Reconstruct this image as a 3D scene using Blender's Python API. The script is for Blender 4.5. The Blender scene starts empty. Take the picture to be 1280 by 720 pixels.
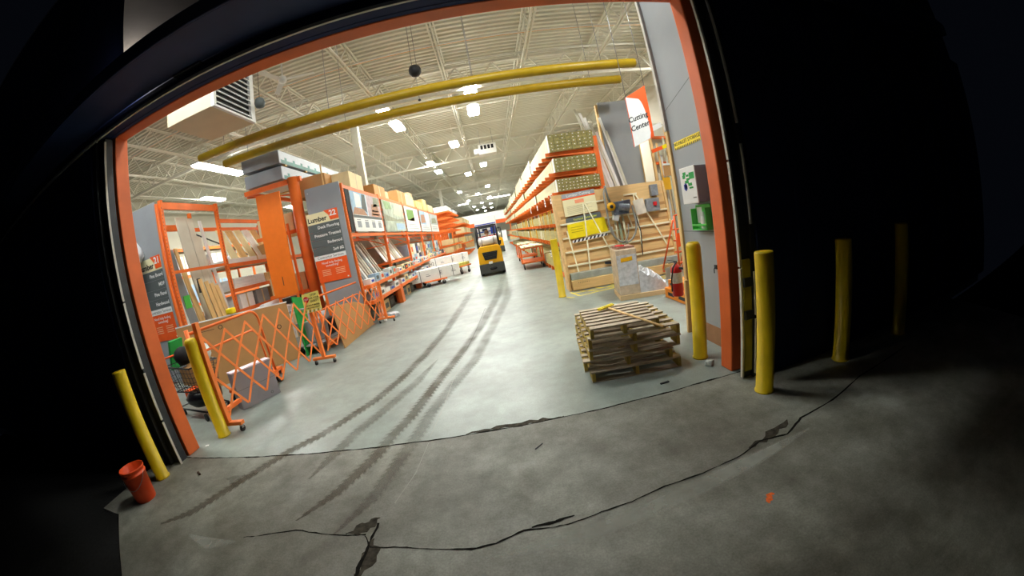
import bpy, bmesh, math, random
from mathutils import Vector, Matrix, Euler
random.seed(7)
S = bpy.context.scene
C = S.collection
PI = math.pi

# ---------------------------------------------------------------- camera
cd = bpy.data.cameras.new('camera')
cd.type = 'PANO'
cd.sensor_width = 36.0
cd.sensor_fit = 'HORIZONTAL'
cd.clip_start = 0.02
cd.clip_end = 400
for holder in (cd, getattr(cd, 'cycles', None)):
    try:
        holder.panorama_type = 'FISHEYE_LENS_POLYNOMIAL'
        holder.fisheye_fov = math.radians(220)
        holder.fisheye_polynomial_k0 = 0.0
        holder.fisheye_polynomial_k1 = -7.95840303e-02
        holder.fisheye_polynomial_k2 = -6.93522107e-04
        holder.fisheye_polynomial_k3 = 1.57932557e-04
        holder.fisheye_polynomial_k4 = -5.74960615e-06
        break
    except Exception:
        pass
cam = bpy.data.objects.new('camera', cd)
C.objects.link(cam)
Rm = Matrix([[0.9827245036473325, 0.1830669430046914, -0.027185369411156225],
             [-0.05644004058743851, 0.15654766035176787, -0.986056464842088],
             [-0.17625853667153896, 0.9705561933331344, 0.16417552750974534]])
cam.matrix_world = Matrix.Translation((0, 0, 1.8)) @ Rm.to_4x4()
S.camera = cam

# ---------------------------------------------------------------- world, exposure
S.view_settings.view_transform = 'Standard'
S.view_settings.look = 'None'
S.view_settings.exposure = 0.12
S.view_settings.gamma = 1.0
S.view_settings.use_curve_mapping = False
try:
    S.cycles.use_denoising = True
    S.cycles.max_bounces = 8
    S.cycles.diffuse_bounces = 5
    S.cycles.sample_clamp_indirect = 4.0
except Exception:
    pass
W = bpy.data.worlds.new('night')
S.world = W
W.use_nodes = True
W.node_tree.nodes['Background'].inputs[0].default_value = (0.010, 0.013, 0.022, 1)
W.node_tree.nodes['Background'].inputs[1].default_value = 0.12
LAMP = 140.0          # radiance of the strip lights
CANOPY_FILL = 12.0      # watts of the unseen fill lamp added over the header

# ---------------------------------------------------------------- materials
def lin(c):
    return tuple(((v/255)/12.92 if v/255 <= .04045 else ((v/255+.055)/1.055)**2.4) for v in c)
MATS = {}
def mat(name, col, rough=.6, metal=0.0, var=.12, scale=6.0, bump=0.0, stretch=None, emit=0, spec=.4):
    """procedural material: base colour varied by noise (own wear and grain), optional bump"""
    if name in MATS: return MATS[name]
    m = bpy.data.materials.new(name); m.use_nodes = True
    nt = m.node_tree; n = nt.nodes; l = nt.links
    b = n['Principled BSDF']
    c = lin(col)
    b.inputs['Roughness'].default_value = rough
    b.inputs['Metallic'].default_value = metal
    b.inputs['Specular IOR Level'].default_value = spec
    tc = n.new('ShaderNodeTexCoord'); mp = n.new('ShaderNodeMapping')
    l.new(tc.outputs['Object'], mp.inputs[0])
    if stretch: mp.inputs['Scale'].default_value = stretch
    nz = n.new('ShaderNodeTexNoise'); nz.inputs['Scale'].default_value = scale; nz.inputs['Detail'].default_value = 5
    l.new(mp.outputs[0], nz.inputs['Vector'])
    rp = n.new('ShaderNodeValToRGB')
    rp.color_ramp.elements[0].position = .3; rp.color_ramp.elements[1].position = .72
    rp.color_ramp.elements[0].color = tuple(max(0, v*(1-var)) for v in c)+(1,)
    rp.color_ramp.elements[1].color = tuple(min(1, v*(1+var)) for v in c)+(1,)
    l.new(nz.outputs['Fac'], rp.inputs[0]); l.new(rp.outputs[0], b.inputs['Base Color'])
    if bump:
        bp = n.new('ShaderNodeBump'); bp.inputs['Strength'].default_value = bump; bp.inputs['Distance'].default_value = .01
        l.new(nz.outputs['Fac'], bp.inputs['Height']); l.new(bp.outputs[0], b.inputs['Normal'])
    if emit:
        b.inputs['Emission Color'].default_value = (.985, 1.0, .95, 1)
        b.inputs['Emission Strength'].default_value = emit
    MATS[name] = m
    return m
ORANGE = mat('orange_steel', (238, 116, 46), .45, var=.10, scale=3)
JAMB = mat('orange_frame_paint', (218, 104, 50), .5, var=.12, scale=2.5)
YEL = mat('yellow_bollard_paint', (206, 176, 14), .45, var=.14, scale=4)
YELB = mat('bright_yellow', (240, 214, 10), .5, var=.08)
AMBER = mat('forklift_yellow', (232, 172, 18), .4, var=.06)
GREYM = mat('grey_panel', (150, 153, 155), .5, var=.05, scale=2)
DGREY = mat('dark_grey_print', (92, 98, 96), .6, var=.05)
CREAMP = mat('cream_print', (232, 222, 176), .6, var=.04)
OPRINT = mat('orange_print', (240, 92, 28), .55, var=.05)
WHITE = mat('white_print', (236, 236, 232), .6, var=.04)
WPLAS = mat('white_plastic', (226, 226, 222), .4, var=.05)
BLACK = mat('black_rubber', (22, 22, 24), .6, var=.2)
INK = mat('black_ink', (24, 24, 26), .7, var=.05)
STEEL = mat('bare_steel', (150, 150, 152), .35, .8, var=.1)
DSTEEL = mat('dark_steel', (52, 54, 58), .5, .3, var=.2)
TRUSS = mat('truss_paint', (224, 220, 206), .55, var=.06)
CARD = mat('brown_cardboard', (186, 140, 88), .8, var=.07, scale=3)
CARDL = mat('light_cardboard', (214, 186, 140), .8, var=.08, scale=3)
PLY = mat('plywood_face', (220, 182, 124), .7, var=.12, scale=2, stretch=(1, 8, 8))
PINE = mat('pine', (228, 190, 128), .65, var=.14, scale=3, stretch=(6, 6, 1))
PINEX = mat('pine_slat', (250, 240, 206), .65, var=.12, scale=3, stretch=(1, 6, 6))
LUMC = mat('cream_lumber', (214, 207, 168), .65, var=.09, scale=2, stretch=(9, .7, 9))
OLIVE = mat('treated_end_grain', (148, 140, 84), .75, var=.22, scale=9)
PALW = mat('pallet_wood', (182, 168, 146), .8, var=.28, scale=5, stretch=(1, 5, 5), bump=.2)
PALS = mat('pallet_stringer', (168, 144, 66), .8, var=.25, scale=5, stretch=(5, 1, 5), bump=.2)
GWRAP = mat('grey_lumber_wrap', (158, 166, 172), .5, var=.08, scale=3)
FILM = mat('silver_film', (224, 226, 230), .25, .35, var=.2, scale=14, bump=.8)
FILMW = mat('clear_film', (206, 186, 160), .25, .1, var=.2, scale=8, bump=.5)
RED = mat('red_paint', (176, 26, 26), .35, var=.08)
REDP = mat('red_print', (206, 30, 36), .6, var=.04)
GREEN = mat('green_print', (30, 150, 64), .6, var=.06)
GREENP = mat('green_plastic', (84, 196, 84), .3, var=.06)
BLUE = mat('blue_print', (44, 70, 176), .6, var=.05)
SKYB = mat('pale_blue_print', (160, 190, 214), .6, var=.1)
LAWN = mat('lawn_print', (110, 150, 70), .6, var=.2)
TANP = mat('deck_print', (176, 130, 100), .6, var=.2, scale=12)
NAVY = mat('navy_door_paint', (34, 48, 84), .6, var=.2, scale=2)
NAVYC = mat('navy_cloth', (28, 34, 62), .85, var=.1)
SKIN = mat('skin', (196, 148, 120), .6, var=.05)
HAIR = mat('brown_hair', (92, 62, 40), .8, var=.2, scale=30)
SEAL = mat('pale_seal', (196, 190, 178), .6, var=.12, scale=8)
GWALL = mat('grey_wall_paint', (150, 154, 156), .55, var=.07, scale=1.2)
BEIGE = mat('beige_sheet', (206, 192, 160), .5, var=.05, scale=2)
MOULD = mat('moulding_board', (206, 204, 186), .6, var=.06, scale=3)
GREYB = mat('grey_board', (132, 136, 138), .6, var=.1, scale=3)
BINO = mat('bucket_orange', (222, 74, 24), .45, var=.06)
PICKET = mat('weathered_picket', (190, 178, 158), .8, var=.15, scale=3, stretch=(6, 6, 1))
BROWNW = mat('brown_wall_base', (150, 108, 74), .7, var=.15)
OLAD = mat('ladder_orange', (232, 96, 36), .5, var=.06)
LAMPM = mat('lamp_diffuser', (255, 255, 250), .5, var=0, emit=LAMP)

# ---------------------------------------------------------------- mesh builder
class MB:
    def __init__(s): s.bm = bmesh.new(); s.mats = []
    def mi(s, m):
        if m not in s.mats: s.mats.append(m)
        return s.mats.index(m)
    def _faces(s, vs, faces, m):
        bv = [s.bm.verts.new(v) for v in vs]; i = s.mi(m); out = []
        for f in faces:
            try:
                q = s.bm.faces.new([bv[k] for k in f]); q.material_index = i; out.append(q)
            except ValueError: pass
        return out
    def box(s, c, d, m, rot=None):
        x, y, z = d[0]/2, d[1]/2, d[2]/2
        vs = [Vector((a*x, b*y, e*z)) for e in (-1, 1) for a, b in ((-1, -1), (1, -1), (1, 1), (-1, 1))]
        if rot is not None:
            R = rot if isinstance(rot, Matrix) else Euler(rot).to_matrix()
            vs = [R @ v for v in vs]
        c = Vector(c)
        s._faces([v+c for v in vs], [(3, 2, 1, 0), (4, 5, 6, 7), (0, 1, 5, 4), (1, 2, 6, 5), (2, 3, 7, 6), (3, 0, 4, 7)], m)
        return s
    def span(s, a, b, m):
        return s.box([(a[k]+b[k])/2 for k in range(3)], [abs(b[k]-a[k]) for k in range(3)], m)
    def bar(s, p, q, w, h, m, up=(0, 0, 1)):
        p, q = Vector(p), Vector(q); d = (q-p); L = d.length
        if L < 1e-6: return s
        d.normalize(); u = Vector(up)
        if abs(d.dot(u)) > .99: u = Vector((0, 1, 0))
        r = d.cross(u).normalized(); u = r.cross(d).normalized()
        R = Matrix((r, d, u)).transposed()
        return s.box((p+q)/2, (w, L, h), m, R)
    def tube(s, pts, r, m, n=8, cap=True, closed=False):
        pts = [Vector(p) for p in pts]; N = len(pts); rings = []
        i = s.mi(m); prev = None
        for k in range(N):
            if closed: t = pts[(k+1) % N]-pts[k-1]
            elif k == 0: t = pts[1]-pts[0]
            elif k == N-1: t = pts[-1]-pts[-2]
            else: t = (pts[k+1]-pts[k]).normalized()+(pts[k]-pts[k-1]).normalized()
            t.normalize()
            if prev is None:
                u = Vector((0, 0, 1)) if abs(t.z) < .9 else Vector((1, 0, 0))
                a = t.cross(u).normalized()
            else:
                a = (prev-t*prev.dot(t)).normalized()
            prev = a; b = t.cross(a)
            rr = r[k] if isinstance(r, (list, tuple)) else r
            rings.append([s.bm.verts.new(pts[k]+(a*math.cos(2*PI*j/n)+b*math.sin(2*PI*j/n))*rr) for j in range(n)])
        M = N if closed else N-1
        for k in range(M):
            A, B = rings[k], rings[(k+1) % N]
            for j in range(n):
                f = s.bm.faces.new((A[j], A[(j+1) % n], B[(j+1) % n], B[j])); f.material_index = i; f.smooth = True
        if cap and not closed:
            for ring, rev in ((rings[0], True), (rings[-1], False)):
                f = s.bm.faces.new(ring[::-1] if rev else ring); f.material_index = i
        return s
    def lathe(s, prof, m, n=20, c=(0, 0, 0)):
        c = Vector(c); i = s.mi(m); rings = []
        for r, z in prof:
            if r < 1e-5: rings.append([s.bm.verts.new(c+Vector((0, 0, z)))])
            else: rings.append([s.bm.verts.new(c+Vector((r*math.cos(2*PI*j/n), r*math.sin(2*PI*j/n), z))) for j in range(n)])
        for A, B in zip(rings, rings[1:]):
            for j in range(n):
                k = (j+1) % n
                if len(A) == 1 and len(B) == 1: continue
                if len(A) == 1: f = s.bm.faces.new((A[0], B[j], B[k])) if False else s.bm.faces.new((A[0], B[k], B[j]))
                elif len(B) == 1: f = s.bm.faces.new((A[j], A[k], B[0]))
                else: f = s.bm.faces.new((A[j], A[k], B[k], B[j]))
                f.material_index = i; f.smooth = True
        return s
    def poly(s, pts, m, thick=0, nrm=None):
        """flat polygon; with thick it is extruded along -normal"""
        pts = [Vector(p) for p in pts]
        if not thick:
            s._faces(pts, [tuple(range(len(pts)))], m); return s
        nv = (pts[1]-pts[0]).cross(pts[2]-pts[0]).normalized() if nrm is None else Vector(nrm).normalized()
        N = len(pts); back = [p-nv*thick for p in pts]
        s._faces(pts+back, [tuple(range(N)), tuple(range(2*N-1, N-1, -1))]+[(k, N+k, N+(k+1) % N, (k+1) % N) for k in range(N)], m)
        return s
    def prism(s, p2, fn, d0, d1, m):
        N = len(p2)
        vs = [fn(a, b, d0) for a, b in p2]+[fn(a, b, d1) for a, b in p2]
        s._faces(vs, [tuple(range(N))[::-1], tuple(range(N, 2*N))]+[(k, (k+1) % N, N+(k+1) % N, N+k) for k in range(N)], m)
        return s
    def text(s, txt, o, right, up, size, m, align='CENTER', bold=.0):
        cu = bpy.data.curves.new('t', 'FONT'); cu.body = txt; cu.size = size; cu.align_x = align; cu.align_y = 'CENTER'
        cu.extrude = .0008; cu.offset = size*bold; cu.resolution_u = 2
        ob = bpy.data.objects.new('t', cu); C.objects.link(ob)
        dg = bpy.context.evaluated_depsgraph_get()
        me = bpy.data.meshes.new_from_object(ob.evaluated_get(dg))
        r = Vector(right).normalized(); u = Vector(up).normalized(); nn = r.cross(u)
        T = Matrix.Translation(Vector(o)) @ Matrix((r, u, nn)).transposed().to_4x4()
        i = s.mi(m); base = [s.bm.verts.new(T @ v.co) for v in me.vertices]
        for p in me.polygons:
            try: f = s.bm.faces.new([base[k] for k in p.vertices]); f.material_index = i
            except ValueError: pass
        bpy.data.objects.remove(ob); bpy.data.curves.remove(cu); bpy.data.meshes.remove(me)
        return s
    def build(s, name, parent=None, bevel=0, smooth=False, fix=True):
        if fix: bmesh.ops.recalc_face_normals(s.bm, faces=s.bm.faces[:])
        me = bpy.data.meshes.new(name); s.bm.to_mesh(me); s.bm.free()
        for m in s.mats: me.materials.append(m)
        if smooth:
            for p in me.polygons: p.use_smooth = True
        o = bpy.data.objects.new(name, me); C.objects.link(o)
        if parent is not None: o.parent = parent
        if bevel:
            b = o.modifiers.new('edge', 'BEVEL'); b.width = bevel; b.segments = 2; b.limit_method = 'ANGLE'; b.angle_limit = math.radians(40)
        return o
def tag(o, label, cat, group=None):
    o['label'] = label; o['category'] = cat
    if group: o['group'] = group
    return o
def thing(name, label, cat, loc=(0, 0, 0), rz=0, group=None):
    o = bpy.data.objects.new(name, None); C.objects.link(o); o.empty_display_size = .1
    o.location = loc; o.rotation_euler = (0, 0, rz)
    return tag(o, label, cat, group)
def struct(o): o['kind'] = 'structure'; return o
def dup(root, loc=None, rz=None, label=None, group=None):
    r = root.copy(); C.objects.link(r)
    if loc is not None: r.location = loc
    if rz is not None: r.rotation_euler = (0, 0, rz)
    if label: r['label'] = label
    if group: r['group'] = group
    for ch in list(root.children):
        c = ch.copy(); C.objects.link(c); c.parent = r
        for g in list(ch.children):
            d = g.copy(); C.objects.link(d); d.parent = c
    return r
ORD = ['first', 'second', 'third', 'fourth', 'fifth', 'sixth', 'seventh', 'eighth', 'ninth', 'tenth', 'eleventh', 'twelfth', 'thirteenth', 'fourteenth', 'fifteenth', 'sixteenth', 'seventeenth', 'eighteenth', 'nineteenth', 'twentieth']
# ================================================================ STRUCTURE
def floor_mat(name, base, dark, rough0, sc, stain, spk=0.0):
    m = bpy.data.materials.new(name); m.use_nodes = True
    nt = m.node_tree; n = nt.nodes; l = nt.links; b = n['Principled BSDF']
    tc = n.new('ShaderNodeTexCoord')
    def noise(scale, det=6, ro=.6):
        z = n.new('ShaderNodeTexNoise'); z.inputs['Scale'].default_value = scale; z.inputs['Detail'].default_value = det
        z.inputs['Roughness'].default_value = ro
        l.new(tc.outputs['Object'], z.inputs['Vector']); return z
    def ramp(src, p0, p1, c0, c1):
        r = n.new('ShaderNodeValToRGB'); r.color_ramp.elements[0].position = p0; r.color_ramp.elements[1].position = p1
        r.color_ramp.elements[0].color = c0; r.color_ramp.elements[1].color = c1
        l.new(src, r.inputs[0]); return r
    a = ramp(noise(sc, 7, .62).outputs['Fac'], .36, .64, lin(dark)+(1,), lin(base)+(1,))
    def mul(src, rmp, fac):
        q = n.new('ShaderNodeMix'); q.data_type = 'RGBA'; q.blend_type = 'MULTIPLY'; q.inputs['Factor'].default_value = fac
        l.new(src, q.inputs['A']); l.new(rmp.outputs[0], q.inputs['B']); return q
    c = ramp(noise(sc*5, 10, .72).outputs['Fac'], .36, .62, (.55, .53, .49, 1), (1.08, 1.08, 1.08, 1))
    g = ramp(noise(70, 4, .7).outputs['Fac'], .35, .65, (.72, .71, .70, 1), (1.15, 1.15, 1.15, 1))
    h = ramp(noise(.45, 9, .75).outputs['Fac'], .44, .62, (1, 1, 1, 1), (.60, .57, .51, 1))
    mx = mul(mul(mul(a.outputs[0], c, stain).outputs['Result'], g, stain).outputs['Result'], h, min(1, stain*1.1))
    out = mx.outputs['Result']
    if spk:
        sp = ramp(noise(38, 3, .6).outputs['Fac'], .70, .78, (0, 0, 0, 1), (1, 1, 1, 1))
        gp = ramp(noise(.9, 3).outputs['Fac'], .5, .66, (0, 0, 0, 1), (1, 1, 1, 1))
        mu = n.new('ShaderNodeMath'); mu.operation = 'MULTIPLY'
        l.new(sp.outputs[0], mu.inputs[0]); l.new(gp.outputs[0], mu.inputs[1])
        m2 = n.new('ShaderNodeMix'); m2.data_type = 'RGBA'; m2.inputs['B'].default_value = (.55, .57, .58, 1)
        mk = n.new('ShaderNodeMath'); mk.operation = 'MULTIPLY'; mk.inputs[1].default_value = spk
        l.new(mu.outputs[0], mk.inputs[0]); l.new(mk.outputs[0], m2.inputs['Factor']); l.new(out, m2.inputs['A']); out = m2.outputs['Result']
    l.new(out, b.inputs['Base Color'])
    rr = n.new('ShaderNodeMapRange'); rr.inputs['To Min'].default_value = rough0; rr.inputs['To Max'].default_value = rough0+.22
    l.new(noise(sc*2.2).outputs['Fac'], rr.inputs[0]); l.new(rr.outputs[0], b.inputs['Roughness'])
    bp = n.new('ShaderNodeBump'); bp.inputs['Strength'].default_value = .12; bp.inputs['Distance'].default_value = .01
    l.new(noise(sc*14, 4).outputs['Fac'], bp.inputs['Height']); l.new(bp.outputs[0], b.inputs['Normal'])
    return m
FLOOR_IN = floor_mat('polished_concrete', (150, 161, 155), (130, 140, 135), .28, .55, .40)
FLOOR_OUT = floor_mat('worn_apron_concrete', (148, 151, 142), (112, 112, 103), .5, .8, .72, .8)
ADDED_ASPH = mat('added_dark_asphalt', (30, 30, 30), .95, var=.25, scale=30, bump=.3, spec=.1)  # near-black ground, made up to keep the area beyond the apron dark
CRACK = mat('crack_dirt', (22, 20, 17), .95, var=.3, scale=40, spec=.1)
FINE = mat('pale_scratch', (150, 150, 142), .7)
STAIN = mat('dirt_patch', (62, 58, 50), .9, var=.5, scale=22, spec=.1)
DECK = mat('roof_deck', (216, 212, 196), .6, var=.05, scale=.6)
WALLB = mat('far_wall_paint', (196, 190, 172), .7, var=.05, scale=.5)
CLAD = mat('dark_cladding', (30, 40, 74), .65, var=.25, scale=1.5, spec=.2)
SOFF = mat('canopy_soffit', (120, 114, 106), .8, var=.15, scale=2)
TAPEY = mat('floor_tape', (226, 208, 70), .6, var=.15, scale=8)

f = MB(); f.span((-21, 2.945, -.25), (9.2, 96, 0), FLOOR_IN); struct(f.build('floor'))
f = MB()
f.prism([(-4.6, 2.935), (6.5, 2.935), (6.5, -3), (-1.2, -3), (-3.3, 1.0), (-4.2, 1.715), (-4.6, 1.73)], lambda a, b, d: (a, b, d), -.25, 0, FLOOR_OUT)
struct(f.build('floor_apron'))
f = MB(); f.span((-16, -12, -.3), (16, 2.9, -.262), ADDED_ASPH)
f.prism([(-4.62, 2.74), (-4.62, 1.73), (-4.22, 1.70), (-3.32, 1.0), (-1.25, -3), (-14, -3), (-14, 2.74)], lambda a, b, d: (a, b, d), -.26, -.012, ADDED_ASPH)
struct(f.build('ground_added_asphalt'))

def ribbon(name, pts, w, m, z=.0015, jag=0.0, sub=1, seed=1):
    """a strip lying on the floor along pts; w a width or a list of widths"""
    rnd = random.Random(seed); P = []
    Wd = w if isinstance(w, (list, tuple)) else [w]*len(pts)
    for k in range(len(pts)-1):
        for q in range(sub):
            t = q/sub
            P.append((pts[k][0]*(1-t)+pts[k+1][0]*t, pts[k][1]*(1-t)+pts[k+1][1]*t, Wd[k]*(1-t)+Wd[k+1]*t))
    P.append((pts[-1][0], pts[-1][1], Wd[-1]))
    bm = bmesh.new(); uv = bm.loops.layers.uv.new('UVMap'); prev = None; L = 0; last = None
    for k, (x, y, ww) in enumerate(P):
        a = Vector(P[min(k+1, len(P)-1)][:2])-Vector(P[max(k-1, 0)][:2]); a.normalize(); nn = Vector((-a.y, a.x))
        if last is not None: L += (Vector((x, y))-last).length
        last = Vector((x, y))
        j1, j2 = rnd.uniform(-jag, jag), rnd.uniform(-jag, jag)
        v1 = bm.verts.new((x+nn.x*(ww/2+j1), y+nn.y*(ww/2+j1), z)); v2 = bm.verts.new((x-nn.x*(ww/2+j2), y-nn.y*(ww/2+j2), z))
        if prev:
            fc = bm.faces.new((prev[0], prev[1], v2, v1))
            for lp, c in zip(fc.loops, ((0, prev[2]), (1, prev[2]), (1, L), (0, L))): lp[uv].uv = c
        prev = (v1, v2, L)
    bmesh.ops.recalc_face_normals(bm, faces=bm.faces[:])
    if bm.faces and bm.faces[0].normal.z < 0: bmesh.ops.reverse_faces(bm, faces=bm.faces[:])
    me = bpy.data.meshes.new(name); bm.to_mesh(me); bm.free(); me.materials.append(m)
    o = bpy.data.objects.new(name, me); C.objects.link(o); return struct(o)

def track_mat(name, col, strength, tread):
    """dirt left by tyres: see-through noise, herringbone bars from the tread"""
    m = bpy.data.materials.new(name); m.use_nodes = True
    nt = m.node_tree; n = nt.nodes; l = nt.links; b = n['Principled BSDF']
    b.inputs['Base Color'].default_value = lin(col)+(1,); b.inputs['Roughness'].default_value = .8
    uv = n.new('ShaderNodeUVMap'); sp = n.new('ShaderNodeSeparateXYZ'); l.new(uv.outputs[0], sp.inputs[0])
    def M(op, a, bb=None, c=None):
        q = n.new('ShaderNodeMath'); q.operation = op
        for i, v in enumerate((a, bb, c)):
            if v is None: continue
            if isinstance(v, (int, float)): q.inputs[i].default_value = v
            else: l.new(v, q.inputs[i])
        return q.outputs[0]
    d = M('ABSOLUTE', M('SUBTRACT', sp.outputs['X'], .5))
    edge = M('SUBTRACT', 1.0, M('SMOOTH_MIN', M('MULTIPLY', d, 2.0), 1.0, .1)); edge = M('MINIMUM', M('MULTIPLY', edge, 2.6), 1.0)
    ph = M('FRACT', M('MULTIPLY', M('ADD', sp.outputs['Y'], M('MULTIPLY', d, .12)), 13.0))
    bars = M('GREATER_THAN', ph, .48)
    barmix = M('ADD', 1-tread, M('MULTIPLY', bars, tread))
    outer = M('GREATER_THAN', d, .26)
    barmix = M('ADD', M('MULTIPLY', outer, barmix), M('MULTIPLY', M('SUBTRACT', 1.0, outer), 1.0))
    tc = n.new('ShaderNodeTexCoord'); z = n.new('ShaderNodeTexNoise'); z.inputs['Scale'].default_value = 3.2; z.inputs['Detail'].default_value = 7
    l.new(tc.outputs['Object'], z.inputs['Vector'])
    nz = n.new('ShaderNodeMapRange'); nz.inputs['From Min'].default_value = .3; nz.inputs['From Max'].default_value = .65; nz.clamp = True
    nz.inputs['To Min'].default_value = .45
    l.new(z.outputs['Fac'], nz.inputs[0])
    al = M('MULTIPLY', M('MULTIPLY', M('MULTIPLY', edge, barmix), nz.outputs[0]), strength)
    so = n.new('ShaderNodeSeparateXYZ'); l.new(tc.outputs['Object'], so.inputs[0])
    thin = n.new('ShaderNodeMapRange'); thin.inputs['From Min'].default_value = 4.5; thin.inputs['From Max'].default_value = 12.0
    thin.inputs['To Min'].default_value = 1.0; thin.inputs['To Max'].default_value = .22; l.new(so.outputs['Y'], thin.inputs[0])
    al = M('MULTIPLY', al, thin.outputs[0])
    l.new(al, b.inputs['Alpha'])
    return m
TR1 = track_mat('tyre_dirt', (90, 78, 60), .62, .8)
TR2 = track_mat('tyre_dirt_faint', (100, 92, 78), .42, .6)
TR3 = track_mat('dust_smear', (84, 78, 66), .38, 0)
ribbon('tire_track', [(-3.4, 1.74), (-3.13, 1.98), (-2.96, 2.31), (-2.78, 2.65), (-2.58, 3.01), (-2.32, 3.3), (-2.08, 3.71), (-1.88, 4.09), (-1.7, 4.67), (-1.51, 5.6), (-1.29, 7.24), (-1.07, 10.8), (-.8, 16)], [.04, .17, .17, .17, .18, .2, .2, .2, .2, .22, .24, .3, .3], TR1, sub=3)
ribbon('tire_track', [(-1.9, 1.95), (-1.66, 2.3), (-1.46, 2.79), (-1.39, 3.12), (-1.26, 3.5), (-1.1, 4.32), (-.91, 5.13), (-.58, 6.78), (-.17, 9.91), (.2, 15)], [.02, .16, .2, .2, .2, .2, .2, .24, .28, .3], TR1, sub=3, z=.002)
ribbon('tire_track', [(-1.5, 1.8), (-1.3, 2.2), (-1.17, 2.79), (-1.09, 3.13), (-1.03, 3.53), (-.9, 4.0), (-.6, 4.98), (-.34, 6.61), (.12, 9.62), (.5, 15)], [.02, .16, .2, .2, .2, .2, .22, .24, .28, .3], TR2, sub=3, z=.0025)
ribbon('tire_track', [(-2.05, 2.5), (-1.95, 2.9), (-1.85, 3.3), (-1.6, 3.9), (-1.4, 4.5), (-1.22, 5.3)], [.02, .2, .2, .2, .2, .02], TR2, sub=3, z=.003)
ribbon('dust_smear', [(-3.1, 2.55), (-2.9, 2.5), (-2.72, 2.62)], [.02, .26, .02], TR3, sub=3, z=.0012, jag=.03)
TR4 = track_mat('pale_patch', (176, 178, 168), .5, 0)
ribbon('floor_patch', [(-.4, 1.5), (.3, 1.56), (.9, 1.66), (1.5, 1.73), (2.1, 1.8)], [.02, .14, .16, .14, .02], TR4, sub=4, z=.0011)
ribbon('floor_patch', [(-2.9, 1.68), (-2.6, 1.62), (-2.35, 1.68)], [.03, .16, .03], TR4, sub=4, z=.0011)
# the door joint, its grey filler, the saw cuts and the cracks
ribbon('floor_joint', [(-4.3+.2*k, 2.94+.006*math.sin(k*1.7)) for k in range(34)], [.018+.008*math.sin(k*2.3) for k in range(34)], CRACK, jag=.006, sub=3, z=.0009)
ribbon('floor_joint', [(-.6, 2.96), (-.3, 2.975), (.1, 2.965), (.35, 2.955)], [.02, .06, .07, .01], STAIN, jag=.02, sub=5, z=.0007)
ribbon('floor_crack', [(-1.1, 2.1), (-1.0, 2.45), (-.96, 2.9)], .0045, FINE, sub=2, z=.0013)
ribbon('floor_crack', [(-.96, 3.0), (-.9, 3.6), (-.87, 4.3), (-.79, 5.3)], .005, FINE, sub=3, z=.0036)
ribbon('floor_crack', [(-.77, 5.5), (-.64, 6.75), (-.5, 8.6)], .006, STAIN, sub=3, z=.0036)
ribbon('floor_crack', [(-.95, 6.1), (-.2, 6.25), (.3, 6.5), (.75, 6.55)], .012, TR2, sub=3, z=.0036)
ribbon('floor_crack', [(-2.3, 1.74), (-2.19, 1.76), (-1.85, 1.85), (-1.6, 1.81), (-1.38, 1.79), (-1.24, 1.79)], [.006, .01, .014, .012, .016, .01], CRACK, jag=.005, sub=4, z=.0012)
ribbon('floor_crack', [(-1.24, 1.78), (-1.17, 1.67), (-.96, 1.66), (-.72, 1.62), (-.48, 1.585), (-.33, 1.605), (-.15, 1.675), (.02, 1.655), (.15, 1.655), (.35, 1.69), (.56, 1.715), (.81, 1.765), (1.11, 1.775), (1.44, 1.81), (1.68, 1.885), (1.91, 1.84), (2.16, 1.95), (2.59, 1.99), (3.16, 2.12), (4.2, 2.2)],
       [.008, .008, .01, .007, .016, .010, .018, .007, .006, .008, .008, .012, .009, .013, .018, .02, .018, .015, .015, .015], CRACK, jag=.004, sub=5, z=.0022)
ribbon('floor_crack', [(-.1, 1.69), (.05, 1.695), (.18, 1.72)], [.012, .03, .006], CRACK, jag=.005, sub=4, z=.0022)
ribbon('floor_crack', [(-1.17, 1.9), (-1.19, 1.72), (-1.2, 1.5), (-1.22, 1.3)], [.02, .016, .03, .012], CRACK, jag=.008, sub=4, z=.0018)
ribbon('floor_patch', [(-1.4, 1.80), (-1.27, 1.86), (-1.18, 1.96)], [.01, .13, .01], STAIN, jag=.02, sub=5, z=.0015, seed=4)
ribbon('floor_patch', [(-1.17, 1.75), (-1.15, 1.6), (-1.19, 1.4)], [.02, .14, .01], STAIN, jag=.025, sub=5, z=.0013, seed=9)
ribbon('floor_patch', [(1.55, 1.86), (1.8, 1.9), (2.05, 1.98)], [.03, .07, .02], STAIN, jag=.025, sub=5, z=.0019, seed=3)
PAINTO = mat('orange_spray', (226, 104, 40), .8, var=.25, scale=40)
ribbon('paint_mark', [(1.325, 1.335), (1.36, 1.37), (1.40, 1.40)], [.015, .05, .02], PAINTO, jag=.012, sub=4, z=.0015)
# yellow hatched keep-clear box before the saw
for a, b in (((1.75, 7.95), (3.0, 8.15)), ((3.0, 8.15), (4.4, 7.95)), ((1.75, 7.95), (1.65, 8.5)), ((1.9, 8.5), (2.3, 8.0)), ((2.3, 8.5), (2.8, 8.1)), ((2.7, 8.5), (3.2, 8.1)), ((1.45, 8.05), (1.6, 7.85)), ((3.4, 8.3), (3.9, 8.0)), ((3.8, 8.3), (4.3, 7.95)), ((1.7, 8.35), (4.4, 8.3))):
    ribbon('floor_marking', [a, b], .06, TAPEY, z=.002)

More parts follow.
